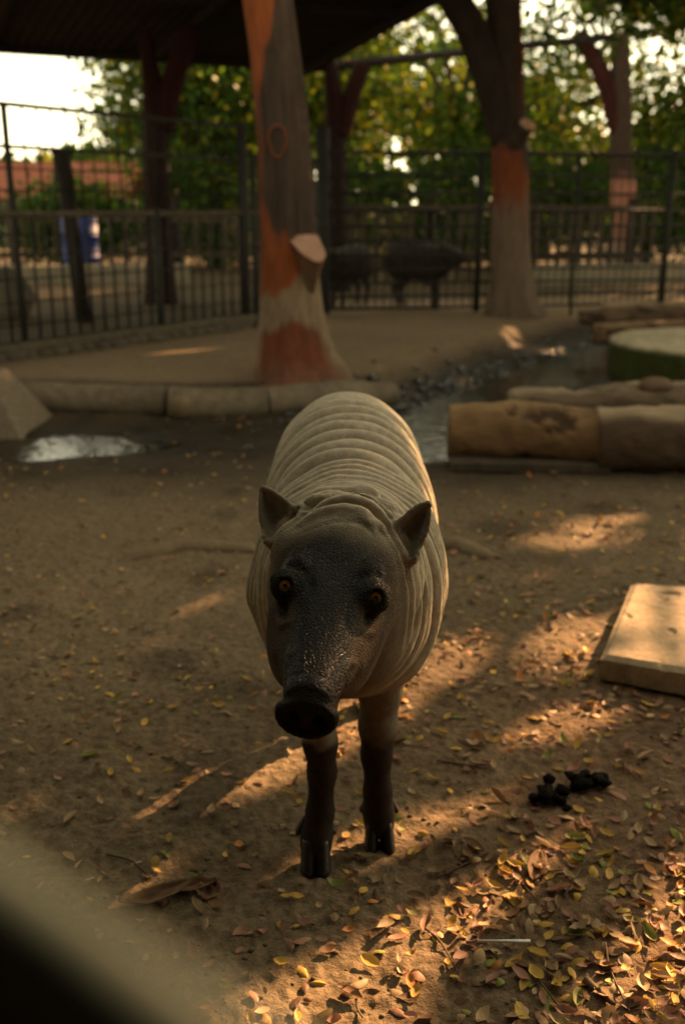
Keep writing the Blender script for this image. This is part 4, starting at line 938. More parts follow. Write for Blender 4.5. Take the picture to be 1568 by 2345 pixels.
def animal_mesh(h):
    fd = build_field(h)
    sculpt_face(fd)
    eyes = []
    for (u, v) in EYE_PX:
        p = fd.hit(u, v); dirv = CAM-p; dirv /= np.linalg.norm(dirv); eyes.append((p-dirv*.0012, dirv))
    for i, (c_, dv) in enumerate(eyes):
        lat = HR*(-1 if i == 0 else 1)
        fd.ell(c_-dv*.002, (.021, .021, .021), None, .012)                    # lid swelling
        fd.ell(c_+dv*.006, (.0115, .0135, .0112), np.stack([HR, HU, HF]), .004, sub=True)
        # upper lid folds
        a1 = np.linspace(.15*math.pi, .85*math.pi, 9)
        sx = np.cross(HU, dv); sx /= np.linalg.norm(sx); su = np.cross(dv, sx)
        fd.cloud([c_+dv*.0085+sx*math.cos(t)*.0130+su*math.sin(t)*.0136 for t in a1], .0038, .004)
        fd.cloud([c_+dv*.0070+sx*math.cos(t)*.0125-su*math.sin(t)*.0125 for t in a1], .0034, .004)
        fd.cloud([c_+dv*.003+sx*math.cos(t)*.021+su*math.sin(t)*.0215 for t in a1], .0035, .005)
    V, F = surface_nets(fd.D, fd.lo, h)
    # remove stray islands is not needed: one smooth union
    e = 1.2*h; N = np.stack([fd.sample(V+np.eye(3)[k]*e)-fd.sample(V-np.eye(3)[k]*e) for k in range(3)], 1); N /= np.linalg.norm(N, axis=1)[:, None]+1e-9
    return fd, V, F, N, eyes
fd, AV, AF, AN, EYES = animal_mesh(.0036)
x, y, z = AV.T
# head coordinates
q = AV-HO; hr_, hf_, hu_ = q@HR, q@HF, q@HU
ear = np.zeros(len(AV))
for EP in EAR_PTS: 
    cb = ((AV > EP.min(0)-.02) & (AV < EP.max(0)+.02)).all(1); ix_ = np.where(cb)[0]
    if len(ix_): dd_ = np.min(np.linalg.norm(AV[ix_][:, None, :]-EP[None, ::2, :], axis=2), 1); ear[ix_] = np.maximum(ear[ix_], sstep(.0125, .007, dd_))
for _ in range(1): pass
headw = sstep(-.13, -.075, hf_)                      # 1 on the head
legw = sstep(.40, .30, z)*sstep(1.3, 1.5, y)
# --- big transverse folds of the body
crs = [1.44, 1.466, 1.494, 1.526, 1.575, 1.597, 1.619, 1.641, 1.664, 1.690, 1.750, 1.802, 1.852, 1.903, 1.952, 2.01, 2.08, 2.17]
crs = np.array(crs)
side = np.clip((.72-z)/.35, 0, 1)
wy = y + .030*fbm(x*5, z*5, y*2.5, 3, seed=51) + .009*fbm(x*13, z*13, y*8, 2, seed=52) + side*.05*(y-1.75) - .03*np.abs(x-BX)/.19*sstep(1.75, 1.5, y)
i = np.clip(np.searchsorted(crs, wy)-1, 0, len(crs)-2)
t = np.clip((wy-crs[i])/(crs[i+1]-crs[i]), 0, 1); gap = crs[i+1]-crs[i]
ridge = (4*t*(1-t))**.70
amp = np.clip(gap*.56, .012, .0330)
inr = (wy > crs[0]) & (wy < crs[-1])
fam = amp*(.80+.60*vnoise(x*5, z*5, i*3.1, seed=53))
fade = sstep(2.14, 1.98, y)*.75+.25
fade = fade*(1-.30*side)*sstep(.30, .42, z)*(1-headw)
fade = np.where(inr, fade, 0)
disp = (ridge-.75)*fam*fade
# secondary fine creases
t2 = np.abs(np.sin((wy*95+2.5*fbm(x*9, z*9, y*9, 3, seed=54))*math.pi*.5))
disp += -.0011*np.exp(-(t2/.16)**2)*(1-headw)*sstep(.33, .45, z)*(.4+.6*sstep(-.1, .4, vnoise(x*7, y*7, z*7, seed=60)))
# flank folds running down beside the neck and shoulder
ph = wy*30 + 1.5*fbm(x*7, y*7, z*3, 3, seed=55)
disp += .0030*np.sin(ph*2.2)*side*sstep(1.40, 1.5, y)*sstep(1.9, 1.7, y)*sstep(.34, .45, z)*(1-headw)
# --- folds across the poll, behind the forehead
pf = hf_ + .014*fbm(hr_*14, hu_*14, seed=56) - .5*np.minimum(np.abs(hr_), .09)**2/.10
topm = (.55*sstep(-.22, -.12, hu_)+.45*sstep(-.03, .02, hu_+.03))*(1-ear)*sstep(-.29, -.25, hf_)
for c0_, dd in ((-.138, .0050), (-.162, .0070), (-.190, .007), (-.222, .006)):
    disp += -dd*np.exp(-((pf-c0_)/.0050)**2)*topm
    disp += dd*.80*np.exp(-((pf-c0_-.011)/.007)**2)*topm
# --- muzzle wrinkles behind the disc
mw = sstep(.168, .185, hf_)*sstep(.215, .207, hf_)*sstep(-.012, .012, hu_)
disp += .0005*np.sin(hf_*2*math.pi/.0100+.6+1.2*fbm(hr_*30, hu_*30, seed=59))*mw
# frown lines between the eyes
for s_ in (-1, 1):
    ln = np.abs((hr_ - s_*(.030 - .25*(hf_+.0)))*.9)
    disp += -.0022*np.exp(-(ln/.0028)**2)*sstep(-.06, -.03, hf_)*sstep(.05, .02, hf_)*sstep(0, .01, hu_+.01)
# crackled skin relief of the face
def cell(x_, y_, z_, s_, seed):
    X_ = np.stack([x_, y_, z_], 1)*s_; b_ = np.floor(X_); f1 = np.full(len(X_), 9.); f2 = np.full(len(X_), 9.)
    for dx in (-1, 0, 1):
        for dy in (-1, 0, 1):
            for dz in (-1, 0, 1):
                c_ = b_+np.array([dx, dy, dz]); pt = c_+np.stack([hash3(c_[:, 0]+seed, c_[:, 1], c_[:, 2]), hash3(c_[:, 0], c_[:, 1]+seed+7, c_[:, 2]), hash3(c_[:, 0], c_[:, 1], c_[:, 2]+seed+13)], 1)
                d_ = np.linalg.norm(pt-X_, axis=1); nf1 = np.minimum(f1, d_); f2 = np.minimum(np.maximum(f1, d_), f2); f1 = nf1
    return f2-f1
face = headw*sstep(-.05, .0, hu_+.035)*(1-ear)
fi = np.where(face > .02)[0]
ce = cell(x[fi], y[fi], z[fi], 95., 3)
disp[fi] += -.0000*(1-sstep(0, .22, ce))*face[fi]
# leg wrinkles
disp += .0004*np.sin(z*2*math.pi/.013+2*fbm(x*30, y*30, z*20, seed=58))*sstep(.27, .2, z)*sstep(.06, .09, z)
AV2 = AV + AN*disp[:, None]
# --- hide colours
tan = np.array([.335, .288, .212]); grey = np.array([.170, .138, .098]); blk = np.array([.009, .008, .007]); brn = np.array([.085, .060, .040])
nz_ = fbm(x*9, y*9, z*9, 4, seed=61)
cA = tan[None]*(1+.16*nz_[:, None])
lower = sstep(.62, .40, z)*.55; cA = cA*(1-lower[:, None])+grey[None]*lower[:, None]
spots = sstep(.28, .55, fbm(x*55, y*55, z*55, 2, seed=62))*sstep(.05, .35, fbm(x*7, y*7, z*7, 2, seed=63))*sstep(.62, .68, z); cA = cA*(1-.65*spots[:, None])
hb = headw*sstep(.06, -.10, hf_*0+hf_-.0); hfr = headw*sstep(-.10, -.02, hf_); cA = cA*(1-.8*headw[:, None])+np.array([.080, .060, .040])[None]*.8*headw[:, None]; cA = cA*(1-.85*hfr[:, None])+np.array([.036, .025, .016])[None]*.85*hfr[:, None]  # head front and cheeks painted darker, cheek shade included in the colour
wide = .043+.034*sstep(.05, -.01, hf_)+.008*sstep(.10, .20, hf_)
dm = sstep(1.25, .75, (np.abs(hr_)+.008*fbm(x*30, y*30, z*30, 3, seed=64))/wide)*sstep(-.085, -.040, hf_+.012*fbm(x*25, y*25, z*25, 3, seed=65))*sstep(-.05, .0, hu_+.03)
dm = np.clip(dm, 0, 1); cA = cA*(1-.97*dm[:, None])+blk[None]*.97*dm[:, None]
lowh = headw*sstep(-.02, -.10, hu_)*sstep(-.085, -.02, hf_); cA = cA*(1-.6*lowh[:, None])+brn[None]*.6*lowh[:, None]
eyem = np.zeros(len(AV))
for (c_, dv) in EYES: eyem = np.maximum(eyem, sstep(.040, .016, np.linalg.norm((AV-c_)*np.array([1, 1, .8]), axis=1)))
cA = cA*(1-.88*eyem[:, None])+blk[None]*.88*eyem[:, None]
hol = np.zeros(len(AV))
for s_ in (-1, 1):
    hc = hp(s_*.070, .050, -.020); hol = np.maximum(hol, sstep(.035, .012, np.linalg.norm((AV-hc), axis=1)))
cA = cA*(1-.6*hol[:, None])+np.array([.04, .024, .018])[None]*.6*hol[:, None]
NUg = (HU*.95 - HF*.22); NUg /= np.linalg.norm(NUg); NFg = np.cross(HR, NUg); NFg = NFg if NFg@HF > 0 else -NFg
nd = sstep(-.009, -.004, (AV-hp(0, .222, -.003))@NFg)*sstep(.16, .18, hf_); cA = cA*(1-nd[:, None])+np.array([.016, .012, .010])[None]*nd[:, None]
legl = np.where(x < .012, .235, .225)+.026*fbm(x*22, y*22, z*22, 3, seed=66)
ld = sstep(np.where(x < .012, .008, .045), np.where(x < .012, -.008, -.03), z-legl)*sstep(1.3, 1.45, y); cA = cA*(1-ld[:, None])+np.array([.024, .017, .012])[None]*ld[:, None]
lu = sstep(.42, .30, z)*sstep(1.45, 1.5, y)*(1-ld)*np.where(x < .012, .6, .9); cA = cA*(1-.7*lu[:, None])+np.array([.045, .030, .019])[None]*.7*lu[:, None]  # upper legs painted darker to carry the shadow under the body
earin = ear; cA = cA*(1-.55*earin[:, None])+np.array([.055, .045, .036])[None]*.55*earin[:, None]
rA = .85-.53*np.clip(dm+.5*eyem, 0, 1)*(1-nd)-.25*nd-.25*ld*sstep(.10, .03, z)-.1*ld
# --- hide material: fine cracked skin relief under short hair
hide, n_, l_, b_, o_ = newmat('wrinkled_hide')
at = n_.new('ShaderNodeAttribute'); at.attribute_name = 'Col'; ra = n_.new('ShaderNodeAttribute'); ra.attribute_name = 'Rough'; fa = n_.new('ShaderNodeAttribute'); fa.attribute_name = 'Face'
tc = n_.new('ShaderNodeTexCoord')
nz1 = n_.new('ShaderNodeTexNoise'); nz1.inputs['Scale'].default_value = 70; nz1.inputs['Detail'].default_value = 7; nz1.inputs['Roughness'].default_value = .7; l_.new(tc.outputs['Object'], nz1.inputs['Vector'])
mr = n_.new('ShaderNodeMapRange'); mr.inputs['From Min'].default_value = .3; mr.inputs['From Max'].default_value = .7; mr.inputs['To Min'].default_value = .72; mr.inputs['To Max'].default_value = 1.25; l_.new(nz1.outputs[0], mr.inputs[0])
mu = n_.new('ShaderNodeVectorMath'); mu.operation = 'SCALE'; l_.new(at.outputs['Color'], mu.inputs[0]); l_.new(mr.outputs[0], mu.inputs['Scale']); l_.new(mu.outputs[0], b_.inputs['Base Color'])
l_.new(ra.outputs['Fac'], b_.inputs['Roughness']); b_.inputs['Specular IOR Level'].default_value = .055
b_.inputs['Sheen Weight'].default_value = .0; b_.inputs['Sheen Roughness'].default_value = .5
vo = n_.new('ShaderNodeTexVoronoi'); vo.feature = 'DISTANCE_TO_EDGE'; vo.inputs['Scale'].default_value = 190; l_.new(tc.outputs['Object'], vo.inputs['Vector'])
vr = n_.new('ShaderNodeMapRange'); vr.inputs['From Max'].default_value = .16; l_.new(vo.outputs['Distance'], vr.inputs[0]); vm = n_.new('ShaderNodeMath'); vm.operation = 'MULTIPLY'; l_.new(vr.outputs[0], vm.inputs[0]); l_.new(fa.outputs['Fac'], vm.inputs[1])
b1 = n_.new('ShaderNodeBump'); b1.inputs['Strength'].default_value = 1.0; b1.inputs['Distance'].default_value = .0011; l_.new(vm.outputs[0], b1.inputs['Height'])
mpz = n_.new('ShaderNodeMapping'); mpz.inputs['Scale'].default_value = (1, .45, 1); l_.new(tc.outputs['Object'], mpz.inputs[0])
nz2 = n_.new('ShaderNodeTexNoise'); nz2.inputs['Scale'].default_value = 320; nz2.inputs['Detail'].default_value = 5; l_.new(mpz.outputs[0], nz2.inputs['Vector'])
b2 = n_.new('ShaderNodeBump'); b2.inputs['Strength'].default_value = .35; b2.inputs['Distance'].default_value = .0016; l_.new(nz2.outputs[0], b2.inputs['Height']); l_.new(b1.outputs[0], b2.inputs['Normal']); l_.new(b2.outputs[0], b_.inputs['Normal'])
BASE = np.array([.012, 1.85, gz_at(.012, 1.85)*0])
bab = tag(empty('babirusa', BASE), 'grey wrinkled babirusa with amber eyes standing alone on leaf strewn soil, facing out', 'babirusa')
b_me = mesh_np('body', AV2-BASE, AF, True, {'Col': np.clip(cA, .004, 1), 'Rough': np.clip(rA, .2, 1), 'Face': np.clip(face+.15, 0, 1)})
obj('body', b_me, hide, bab)
# eyes
em, n_, l_, b_, o_ = newmat('amber_eye')
tc = n_.new('ShaderNodeTexCoord'); sx = n_.new('ShaderNodeSeparateXYZ'); l_.new(tc.outputs['Object'], sx.inputs[0])
cr = n_.new('ShaderNodeValToRGB'); e_ = cr.color_ramp.elements
e_[0].position = .0; e_[0].color = (.012, .007, .005, 1); e_[1].position = 1; e_[1].color = (.002, .002, .002, 1)
for p_, c_ in ((.60, (.012, .006, .004, 1)), (.63, (.30, .12, .02, 1)), (.72, (.95, .60, .13, 1)), (.88, (.95, .55, .11, 1)), (.945, (.50, .20, .03, 1)), (.957, (.003, .002, .002, 1))):
    k_ = e_.new(p_); k_.color = c_
mr = n_.new('ShaderNodeMapRange'); mr.inputs['From Min'].default_value = 0; mr.inputs['From Max'].default_value = .0112
nzz = n_.new('ShaderNodeTexNoise'); nzz.inputs['Scale'].default_value = 900; l_.new(tc.outputs['Object'], nzz.inputs['Vector'])
l_.new(sx.outputs['Z'], mr.inputs[0]); l_.new(mr.outputs[0], cr.inputs[0]); l_.new(cr.outputs[0], b_.inputs['Base Color'])
b_.inputs['Roughness'].default_value = .08; b_.inputs['Specular IOR Level'].default_value = .5; b_.inputs['Coat Weight'].default_value = .6
for (c_, dv) in EYES:
    bm = bmesh.new(); bmesh.ops.create_uvsphere(bm, u_segments=40, v_segments=30, radius=.0112)
    o = obj('eye', bm_mesh('eye', bm, True), em, bab); o.location = Vector(tuple(c_-BASE)); 
    o.rotation_euler = Vector(tuple(dv)).to_track_quat('Z', 'Y').to_euler()
# hooves: two toes and two dew claws on each foot
hoofm = pmat('wet_dark_hoof', (.008, .007, .006), (.024, .018, .013), 40, .42, .4, 160, .002, .3)
def hoof_mesh(L, wdt, hgt):
    V = []; F = []; n = 14; m = 9
    for i in range(m):
        t = i/(m-1); zz = hgt*(1-t)
        for j in range(n):
            a_ = 2*math.pi*j/n; fx = math.cos(a_)*wdt*(.80+.26*t)*(1 if abs(math.cos(a_)) < .9 else .96)
            fy = -math.sin(a_)*L*(.62+.46*t); fy = fy*(1.0 if fy < 0 else .72) - .010*t
            V.append((fx, fy, zz))
    for i in range(m-1):
        for j in range(n): F.append((i*n+j, (i+1)*n+j, (i+1)*n+(j+1) % n, i*n+(j+1) % n))
    V.append((0, -.002, hgt+.004)); V.append((0, -.008, 0)); T = []
    for j in range(n): T += [(len(V)-2, j, (j+1) % n), (len(V)-1, (m-1)*n+(j+1) % n, (m-1)*n+j)]
    return mesh_mixed('hoof', np.array(V), np.array(F), np.array(T))
hm = hoof_mesh(.031, .0160, .058); hm2 = hoof_mesh(.028, .0150, .052)
dm_me = hoof_mesh(.010, .0062, .030)
def foot(cx_, cy_, wide_, splay, me=hm, dewz=.075):
    for s_ in (-1, 1):
        o = obj('hoof', me, hoofm, bab, np.array([cx_+s_*wide_, cy_-.012, gz_at(cx_, cy_)-.004])-BASE); o.rotation_euler = (math.radians(-4), 0, s_*splay)
        d = obj('dewclaw', dm_me, hoofm, bab, np.array([cx_+s_*.031, cy_+.020, dewz-.030])-BASE); d.rotation_euler = (math.radians(18), math.radians(-s_*24), 0)
foot(-.049, 1.578, .0125, .02, hm, .085); foot(.070, 1.648, .0135, .16, hm2, .085); foot(-.054, 2.15, .013, .1, hm2); foot(.068, 2.185, .013, .1, hm2)
# ================================================================ other animals in the next enclosure
fd2 = build_field(.011, detail=True); V2, F2 = surface_nets(fd2.D, fd2.lo, .011)
V2 = V2-np.array([.012, 1.85, 0]); darkhide = pmat('dark_hide', (.018, .014, .011), (.040, .031, .024), 9, .8, .4, 50, .006)
pm = mesh_np('body', V2, F2, True)
for (u_, v_, rz_, s_, lab) in ((962, 704, .75, .92, 'dark babirusa standing side on beyond the far fence, before the palings'), (796, 700, -.6, .85, 'dark babirusa half hidden behind the fence corner post')):
    p = gp(u_, v_, PLAT); e = tag(empty('babirusa', (p[0], p[1], gz_at(p[0], p[1])-.005), rz_), lab, 'babirusa'); e.scale = (s_, s_, s_)
    obj('body', pm, darkhide, e)
    for (a_, b_) in ((-.049, 1.578), (.070, 1.648), (-.054, 2.15), (.068, 2.185)): obj('hoof', hm2, hoofm, e, (a_-.012, b_-1.862, 0))

# ================================================================ wet stones in the ditch
wetm_ = pmat('wet_black_stone', (.010, .010, .010), (.035, .034, .030), 14, .28, .6, 60, .01, .6, rough2=.12)
rng = np.random.default_rng(21); bm = bmesh.new(); bmesh.ops.create_icosphere(bm, subdivisions=2, radius=1); SV = np.array([v.co for v in bm.verts]); SF = np.array([[v.index for v in f.verts] for f in bm.faces]); bm.free()
n = 1700; t = rng.random(n)**1.5; chp = np.array(CH); sg = np.clip((t*3.6), 0, 3.99); ii = sg.astype(int); pc = chp[ii]+(chp[ii+1]-chp[ii])*(sg-ii)[:, None]; pc = pc+rng.normal(size=(n, 2))*np.array([.26, .26])+np.array([-.14, .14])
sz = .007+.026*rng.random(n)**3; zz = ground_h(pc[:, 0], pc[:, 1]); 
rad = SV[None]*sz[:, None, None]*np.stack([1+.4*rng.random(n), 1+.4*rng.random(n), .55+.3*rng.random(n)], 1)[:, None, :]
VV = rad*(1+.18*vnoise(SV[:, 0]*2, SV[:, 1]*2, SV[:, 2]*2, seed=3))[None, :, None]+np.stack([pc[:, 0], pc[:, 1], zz+sz*.3], 1)[:, None, :]
FF = (SF[None]+(np.arange(n)*len(SV))[:, None, None]).reshape(-1, 3)
tag(obj('wet_rubble', mesh_np('wet_rubble', VV.reshape(-1, 3), FF, True), wetm_), 'wet black pebbles and rubble lining the ditch', 'rubble', kind='stuff')
n = 2600; px_ = rng.uniform(-1.6, 1.6, n); py_ = 1.1+3.6*rng.random(n)**1.5; sz = .0014+.0040*rng.random(n)**3; zz = ground_h(px_, py_)
rad = SV[None]*sz[:, None, None]; VV = rad*np.array([1.2, 1, .8])[None, None]+np.stack([px_, py_, zz+sz*.2], 1)[:, None, :]; FF = (SF[None]+(np.arange(n)*len(SV))[:, None, None]).reshape(-1, 3)
tag(obj('soil_crumbs', mesh_np('soil_crumbs', VV.reshape(-1, 3), FF, True), pmat('crumb_soil', (.07, .05, .034), (.19, .14, .095), 30, .95, .3, 100, .003)), 'small crumbs of earth and grit over the yard', 'grit', kind='stuff')

# ================================================================ fallen leaves
def leaf_mesh(L, wd, curl, cup, seed):
    """small oval leaf, folded along its rib and curled"""
    rr = random.Random(seed); n = 7; V = []; F = []
    for i in range(n):
        t = i/(n-1); wdt = wd*math.sin(math.pi*min(.985, t*.93+.05))**.75; x_ = (t-.5)*L; z_ = curl*L*(2*t-1)**2+rr.uniform(-.02, .02)*L
        for s_ in (-1, 0, 1): V.append((x_, s_*wdt*.5+rr.uniform(-.02, .02)*L*abs(s_), z_+cup*abs(s_)*wdt+rr.uniform(-.012, .012)*L))
    for i in range(n-1):
        for j in range(2): a_ = i*3+j; F.append((a_, a_+3, a_+4, a_+1))
    b = len(V); V += [(L*.5, .0008, curl*L), (L*.5, -.0008, curl*L), (L*.68, 0, curl*L+.004)]; me = mesh_mixed('leaf', np.array(V), np.array(F), np.array([(b, b+1, b+2)]), True); return me
shapes = [(.034, .016, .10, .18), (.040, .021, .16, .28), (.030, .017, .05, .10), (.044, .019, .22, .35), (.026, .015, .12, .22), (.037, .022, -.10, -.15), (.048, .021, .10, .45), (.032, .019, .28, .12)]
KINDS = [('golden', (.50, .31, .06), 'golden yellow fallen leaf lying on the bare soil', 'golden fallen leaves'), ('tan', (.36, .24, .125), 'dry tan fallen leaf lying on the bare soil', 'tan fallen leaves'),
         ('rosy', (.33, .165, .105), 'pinkish brown fallen leaf lying on the bare soil', 'pinkish brown fallen leaves'), ('brown', (.16, .085, .040), 'dark brown fallen leaf lying on the bare soil', 'dark brown fallen leaves'),
         ('green', (.21, .215, .045), 'greenish yellow fallen leaf lying on the bare soil', 'greenish fallen leaves'), ('orange', (.42, .17, .04), 'orange fallen leaf lying on the bare soil', 'orange fallen leaves')]
KM = [leafmat('fallen_leaf_'+k[0], False, k[1], .22, .55, .35) for k in KINDS]
LM = {}
for ki in range(len(KINDS)):
    for si, s_ in enumerate(shapes):
        m_ = leaf_mesh(*s_, seed=si*10+ki); m_.materials.append(KM[ki]); LM[(ki, si)] = m_
rng = np.random.default_rng(33)
def dens(x_, y_):
    d = .17+.83*sstep(-.10, .35, x_+.12*vnoise(x_*3, y_*3, seed=95))*sstep(3.3, 2.1, y_)
    d = d*(.35+.65*sstep(-.25, .3, vnoise(x_*4, y_*4, seed=96)))
    d = np.maximum(d, .22*sstep(-.3, .3, vnoise(x_*2, y_*2, seed=97)))
    d = np.maximum(d, .55*np.exp(-((x_-1.2)/.5)**2-((y_-3.5)/.25)**2))
    return np.clip(d, 0, 1)
cand = []
N_ = 60000
xs_ = rng.uniform(-1.0, 1.0, N_); ys_ = 1.08+4.6*rng.random(N_)**1.25; X_ = xs_*(.14+.42*ys_)
ok = (rng.random(N_) < dens(X_, ys_)*np.clip(.26*(1.2/ys_)**.2, 0, 1)) & (ys_ < bank_y(X_)-.2)
X_, ys_ = X_[ok], ys_[ok]
foot_ok = (np.hypot(X_+.049, ys_-1.57) > .05) & (np.hypot(X_-.07, ys_-1.64) > .05)
sf_x, sf_y = FL
foot_ok &= ~((X_ > FL[0]-.02) & (ys_ > FL[1]-.03) & (ys_ < BL[1]+.05) & (X_ > FL[0]+(ys_-FL[1])/(BL[1]-FL[1])*(BL[0]-FL[0])-.02))
X_, ys_ = X_[foot_ok], ys_[foot_ok]
order = np.argsort(ys_); X_, ys_ = X_[order], ys_[order]
kw = np.array([.19, .31, .20, .20, .06, .04]); rl = random.Random(9)
NI = 300; print('fallen leaves', len(X_))
VS = []; FS = []; CS = []; nb = 0
Zg = ground_h(X_, ys_)
e_ = .006; GXn = (ground_h(X_+e_, ys_)-ground_h(X_-e_, ys_))/(2*e_); GYn = (ground_h(X_, ys_+e_)-ground_h(X_, ys_-e_))/(2*e_)
inview = np.abs(X_) < .13+.345*(ys_*.957+.33)*.97
ni = 0
for k in range(len(X_)):
    ki = int(rng.choice(6, p=kw)); si = int(rng.integers(len(shapes))); sc_ = rl.uniform(.60, 1.08)*(1.0 if X_[k] > -.1 else .82)
    nrm_ = Vector((-float(GXn[k])*.5+rl.gauss(0, .24), -float(GYn[k])*.5+rl.gauss(0, .24), 1)).normalized()
    q_ = nrm_.to_track_quat('Z', 'Y') @ Vector((0, 0, 1)).rotation_difference(Vector((0, 0, 1))); from mathutils import Quaternion
    q_ = nrm_.to_track_quat('Z', 'Y') @ Quaternion((0, 0, 1), rl.uniform(0, 6.28)); flip = rl.random() < .3
    if flip: q_ = q_ @ Quaternion((1, 0, 0), math.pi)
    loc = Vector((float(X_[k]), float(ys_[k]), float(Zg[k])+.0035+.004*rl.random()))
    if inview[k] and ni < NI:
        o = bpy.data.objects.new('fallen_leaf', LM[(ki, si)]); COL.objects.link(o); o.location = loc; o.rotation_mode = 'QUATERNION'; o.rotation_quaternion = q_; o.scale = (sc_, sc_, sc_)
        tag(o, KINDS[ki][2], 'leaf', KINDS[ki][3]); ni += 1
    else:
        m_ = LM[(ki, si)]; co = np.empty(len(m_.vertices)*3, np.float32); m_.vertices.foreach_get('co', co); co = co.reshape(-1, 3)*sc_*.92
        R_ = np.array(q_.to_matrix()); VS.append(co@R_.T+np.array(loc)); 
        m_.calc_loop_triangles(); tr_ = np.empty(len(m_.loop_triangles)*3, np.int32); m_.loop_triangles.foreach_get('vertices', tr_); FS.append(tr_.reshape(-1, 3)+nb); nb += len(co)
        CS.append(np.repeat((np.array(KINDS[ki][1])*rl.uniform(.55, 1.15))[None], len(co), 0))
litm = leafmat('leaf_litter', True, trans=.2, rough=.6)
tag(obj('leaf_litter', mesh_np('leaf_litter', np.vstack(VS), np.vstack(FS), True, {'Col': np.vstack(CS)}), litm), 'thin scatter of small fallen leaves farther back over the yard', 'leaf litter', kind='stuff')
# two large dry leaves and a crumpled one, left of the feet
drym = pmat('dry_brown_leaf', (.085, .045, .022), (.17, .10, .055), 20, .8, .4, 90, .003)
def big_leaf(L, wd, p, rz, label, seed, curl=.18):
    rr = np.random.default_rng(seed); n, m = 18, 11; V = []; 
    for i in range(n):
        t = i/(n-1)
        for j in range(m):
            s_ = j/(m-1)*2-1; wdt = wd*math.sin(math.pi*(t*.94+.03))**.7; V.append(((t-.5)*L, s_*wdt*.5, curl*L*(2*t-1)**2*.6+.22*abs(s_)*wdt+.16*wd*float(vnoise(t*5, s_*3, seed=seed))))
    F = [(i*m+j, (i+1)*m+j, (i+1)*m+j+1, i*m+j+1) for i in range(n-1) for j in range(m-1)]
    o = obj('dry_leaf', mesh_np('dry_leaf', np.array(V), np.array(F)), drym, None, (p[0], p[1], gz_at(p[0], p[1])+.006)); o.rotation_euler = (.1, -.06, rz)
    so = o.modifiers.new('thickness', 'SOLIDIFY'); so.thickness = .0012; return tag(o, label, 'leaf')
big_leaf(.125, .036, gp(355, 2058), .35, 'large curled dry brown leaf, lighter of the two left of the front hooves', 3); big_leaf(.10, .030, gp(430, 2030), .12, 'large dark dry leaf touching a crumpled leaf left of the front hooves', 5)
big_leaf(.045, .045, gp(478, 2040), .9, 'small crumpled brown leaf at the end of the large dark dry leaf', 8, .4); big_leaf(.085, .034, gp(1228, 1985), 1.2, 'broad grey brown dry leaf half covered by golden leaves', 11, .05)
# white stick
stm = pmat('white_plastic_stick', (.62, .60, .55), (.72, .70, .66), 20, .5, 0)
a_, b_ = gp(1092, 2166), gp(1213, 2161); st = tag(empty('straw', (a_[0], a_[1], 0)), 'thin white drinking straw lying among the leaves', 'straw'); 
bar_between('tube', np.array([a_[0], a_[1], gz_at(a_[0], a_[1])+.014]), np.array([b_[0], b_[1], gz_at(b_[0], b_[1])+.016]), .0022, stm, st, 10)
# twigs
twm = pmat('thin_dry_twig', (.06, .042, .028), (.14, .10, .065), 40, .9, .3, 100, .002)
TW = [((965, 2120), (1050, 2235), 'thin bent twig on the soil near the white straw'), ((1155, 1955), (1245, 2080), 'curved twig below the broad grey brown leaf'), ((245, 1965), (345, 2012), 'straight dark twig above the large dry leaves'), ((1385, 2160), (1440, 2330), 'thin twig under the leaf heap'),
      ((1290, 2060), (1350, 1960), 'pale twig among the golden leaves'), ((1180, 2190), (1290, 2330), 'long thin twig right of the white straw'), ((370, 1735), (440, 1790), 'short twig in the sunny streak'), ((1120, 1950), (1000, 2000), 'thin straight twig right of the front hooves'),
      ((1340, 2250), (1405, 2310), 'stubby grey bark twig in the leaf heap'), ((815, 2290), (830, 2340), 'pale curled grass stalk on the shaded soil'), ((1440, 1600), (1560, 1640), 'twig lying before the cement slab'), ((1000, 1745), (1130, 1770), 'thin twig beside the dung')]
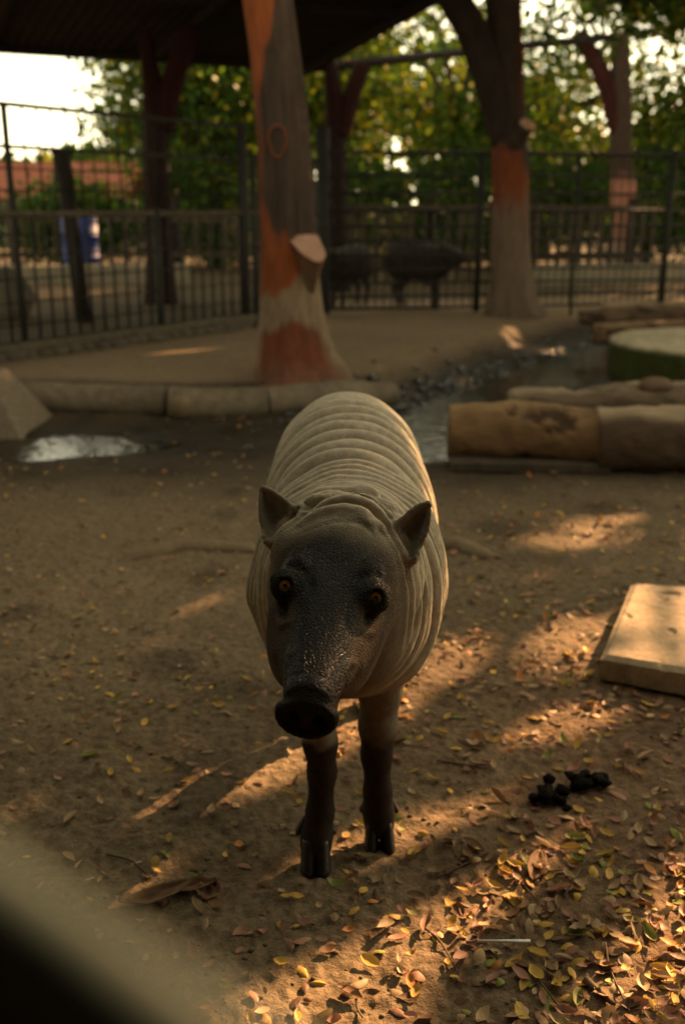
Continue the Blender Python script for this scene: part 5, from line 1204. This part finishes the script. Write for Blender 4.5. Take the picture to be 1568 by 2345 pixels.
for k, (a_, b_, lab) in enumerate(TW):
    p, q_ = gp(*a_), gp(*b_); rr = random.Random(k); m1 = p*.6+q_*.4+np.array([rr.uniform(-.012, .012), rr.uniform(-.012, .012), 0]); pts = []
    for t_ in (p, m1, q_): pts.append((t_[0], t_[1], gz_at(t_[0], t_[1])+.005))
    S = spline([(*c_, r_) for c_, r_ in zip(pts, (.0022, .0018, .0010) if k != 8 else (.008, .007, .004))], 14); V, F, N, tt, aa, caps = tube_np(S[:, :3], S[:, 3], 7); b0 = np.array(pts[0]); V = V+N*(.0005*vnoise(V[:, 0]*200, V[:, 1]*200, seed=k))[:, None]
    tag(obj('twig', mesh_mixed('twig', V-b0, F, np.vstack(caps)), twm, None, b0), lab, 'twig')
# dung
dlump = [stone_mesh(70+k, .75, .55) for k in range(5)]
dungm = pmat('black_dung', (.005, .004, .003), (.014, .010, .008), 40, .8, .8, 160, .006, .06)
for (u_, v_, n_d, sp_, lab, sd) in ((1335, 1800, 16, .022, 'larger heap of black dung among the leaves, right of the hooves', 3), (1262, 1822, 15, .026, 'smaller loose heap of black dung beside the larger one', 6)):
    p = gp(u_, v_); e = tag(empty('dung_heap', (p[0], p[1], gz_at(p[0], p[1]))), lab, 'dung'); rr = random.Random(sd)
    for k in range(n_d):
        o = obj('dung_lump', dlump[k % 5], dungm, e, (rr.gauss(0, sp_), rr.gauss(0, sp_*.6), .006+rr.uniform(0, .018))); r_ = rr.uniform(.006, .017); o.scale = (r_*1.2, r_*.9, r_*.8); o.rotation_euler = (rr.uniform(-.5, .5), rr.uniform(-.5, .5), rr.uniform(0, 6))
# railing between the visitor and the yard: only its rounded top reaches the frame
railm2 = pmat('grey_green_rail_paint', (.020, .030, .027), (.030, .042, .037), 30, .6, .2, 80, .002); panm = pmat('black_shade_stand_in', (.006, .006, .005), (.012, .012, .010), 10, .8, 0)
zr = CAM_H-.085; p, q_ = gp(-60, 2035, zr), gp(480, 2440, zr); d = (q_-p)/np.linalg.norm(q_-p); p0, q0 = p-d*.75, q_+d*.55
e = tag(empty('barrier_rail', (p0[0], p0[1], 0)), 'grey green painted rail with black sheet added for the dark below, out of focus in front of the yard', 'railing')
bar_between('rail', p0, q0, .006, railm2, e, 20)
L = np.linalg.norm(q0-p0); o = obj('sheet', box_mesh('sheet', L, .006, zr-.004), panm, e, ((q0-p0)/2)*np.array([1, 1, 0])); o.rotation_euler = (0, 0, math.atan2(d[1], d[0]))  # black sheet added to stand in for the darkness beyond the rail
for s_ in (.02, .98):
    c_ = p0+(q0-p0)*s_; bar_between('post', (c_[0], c_[1], -.02), (c_[0], c_[1], zr-.005), .013, railm2, e, 12)
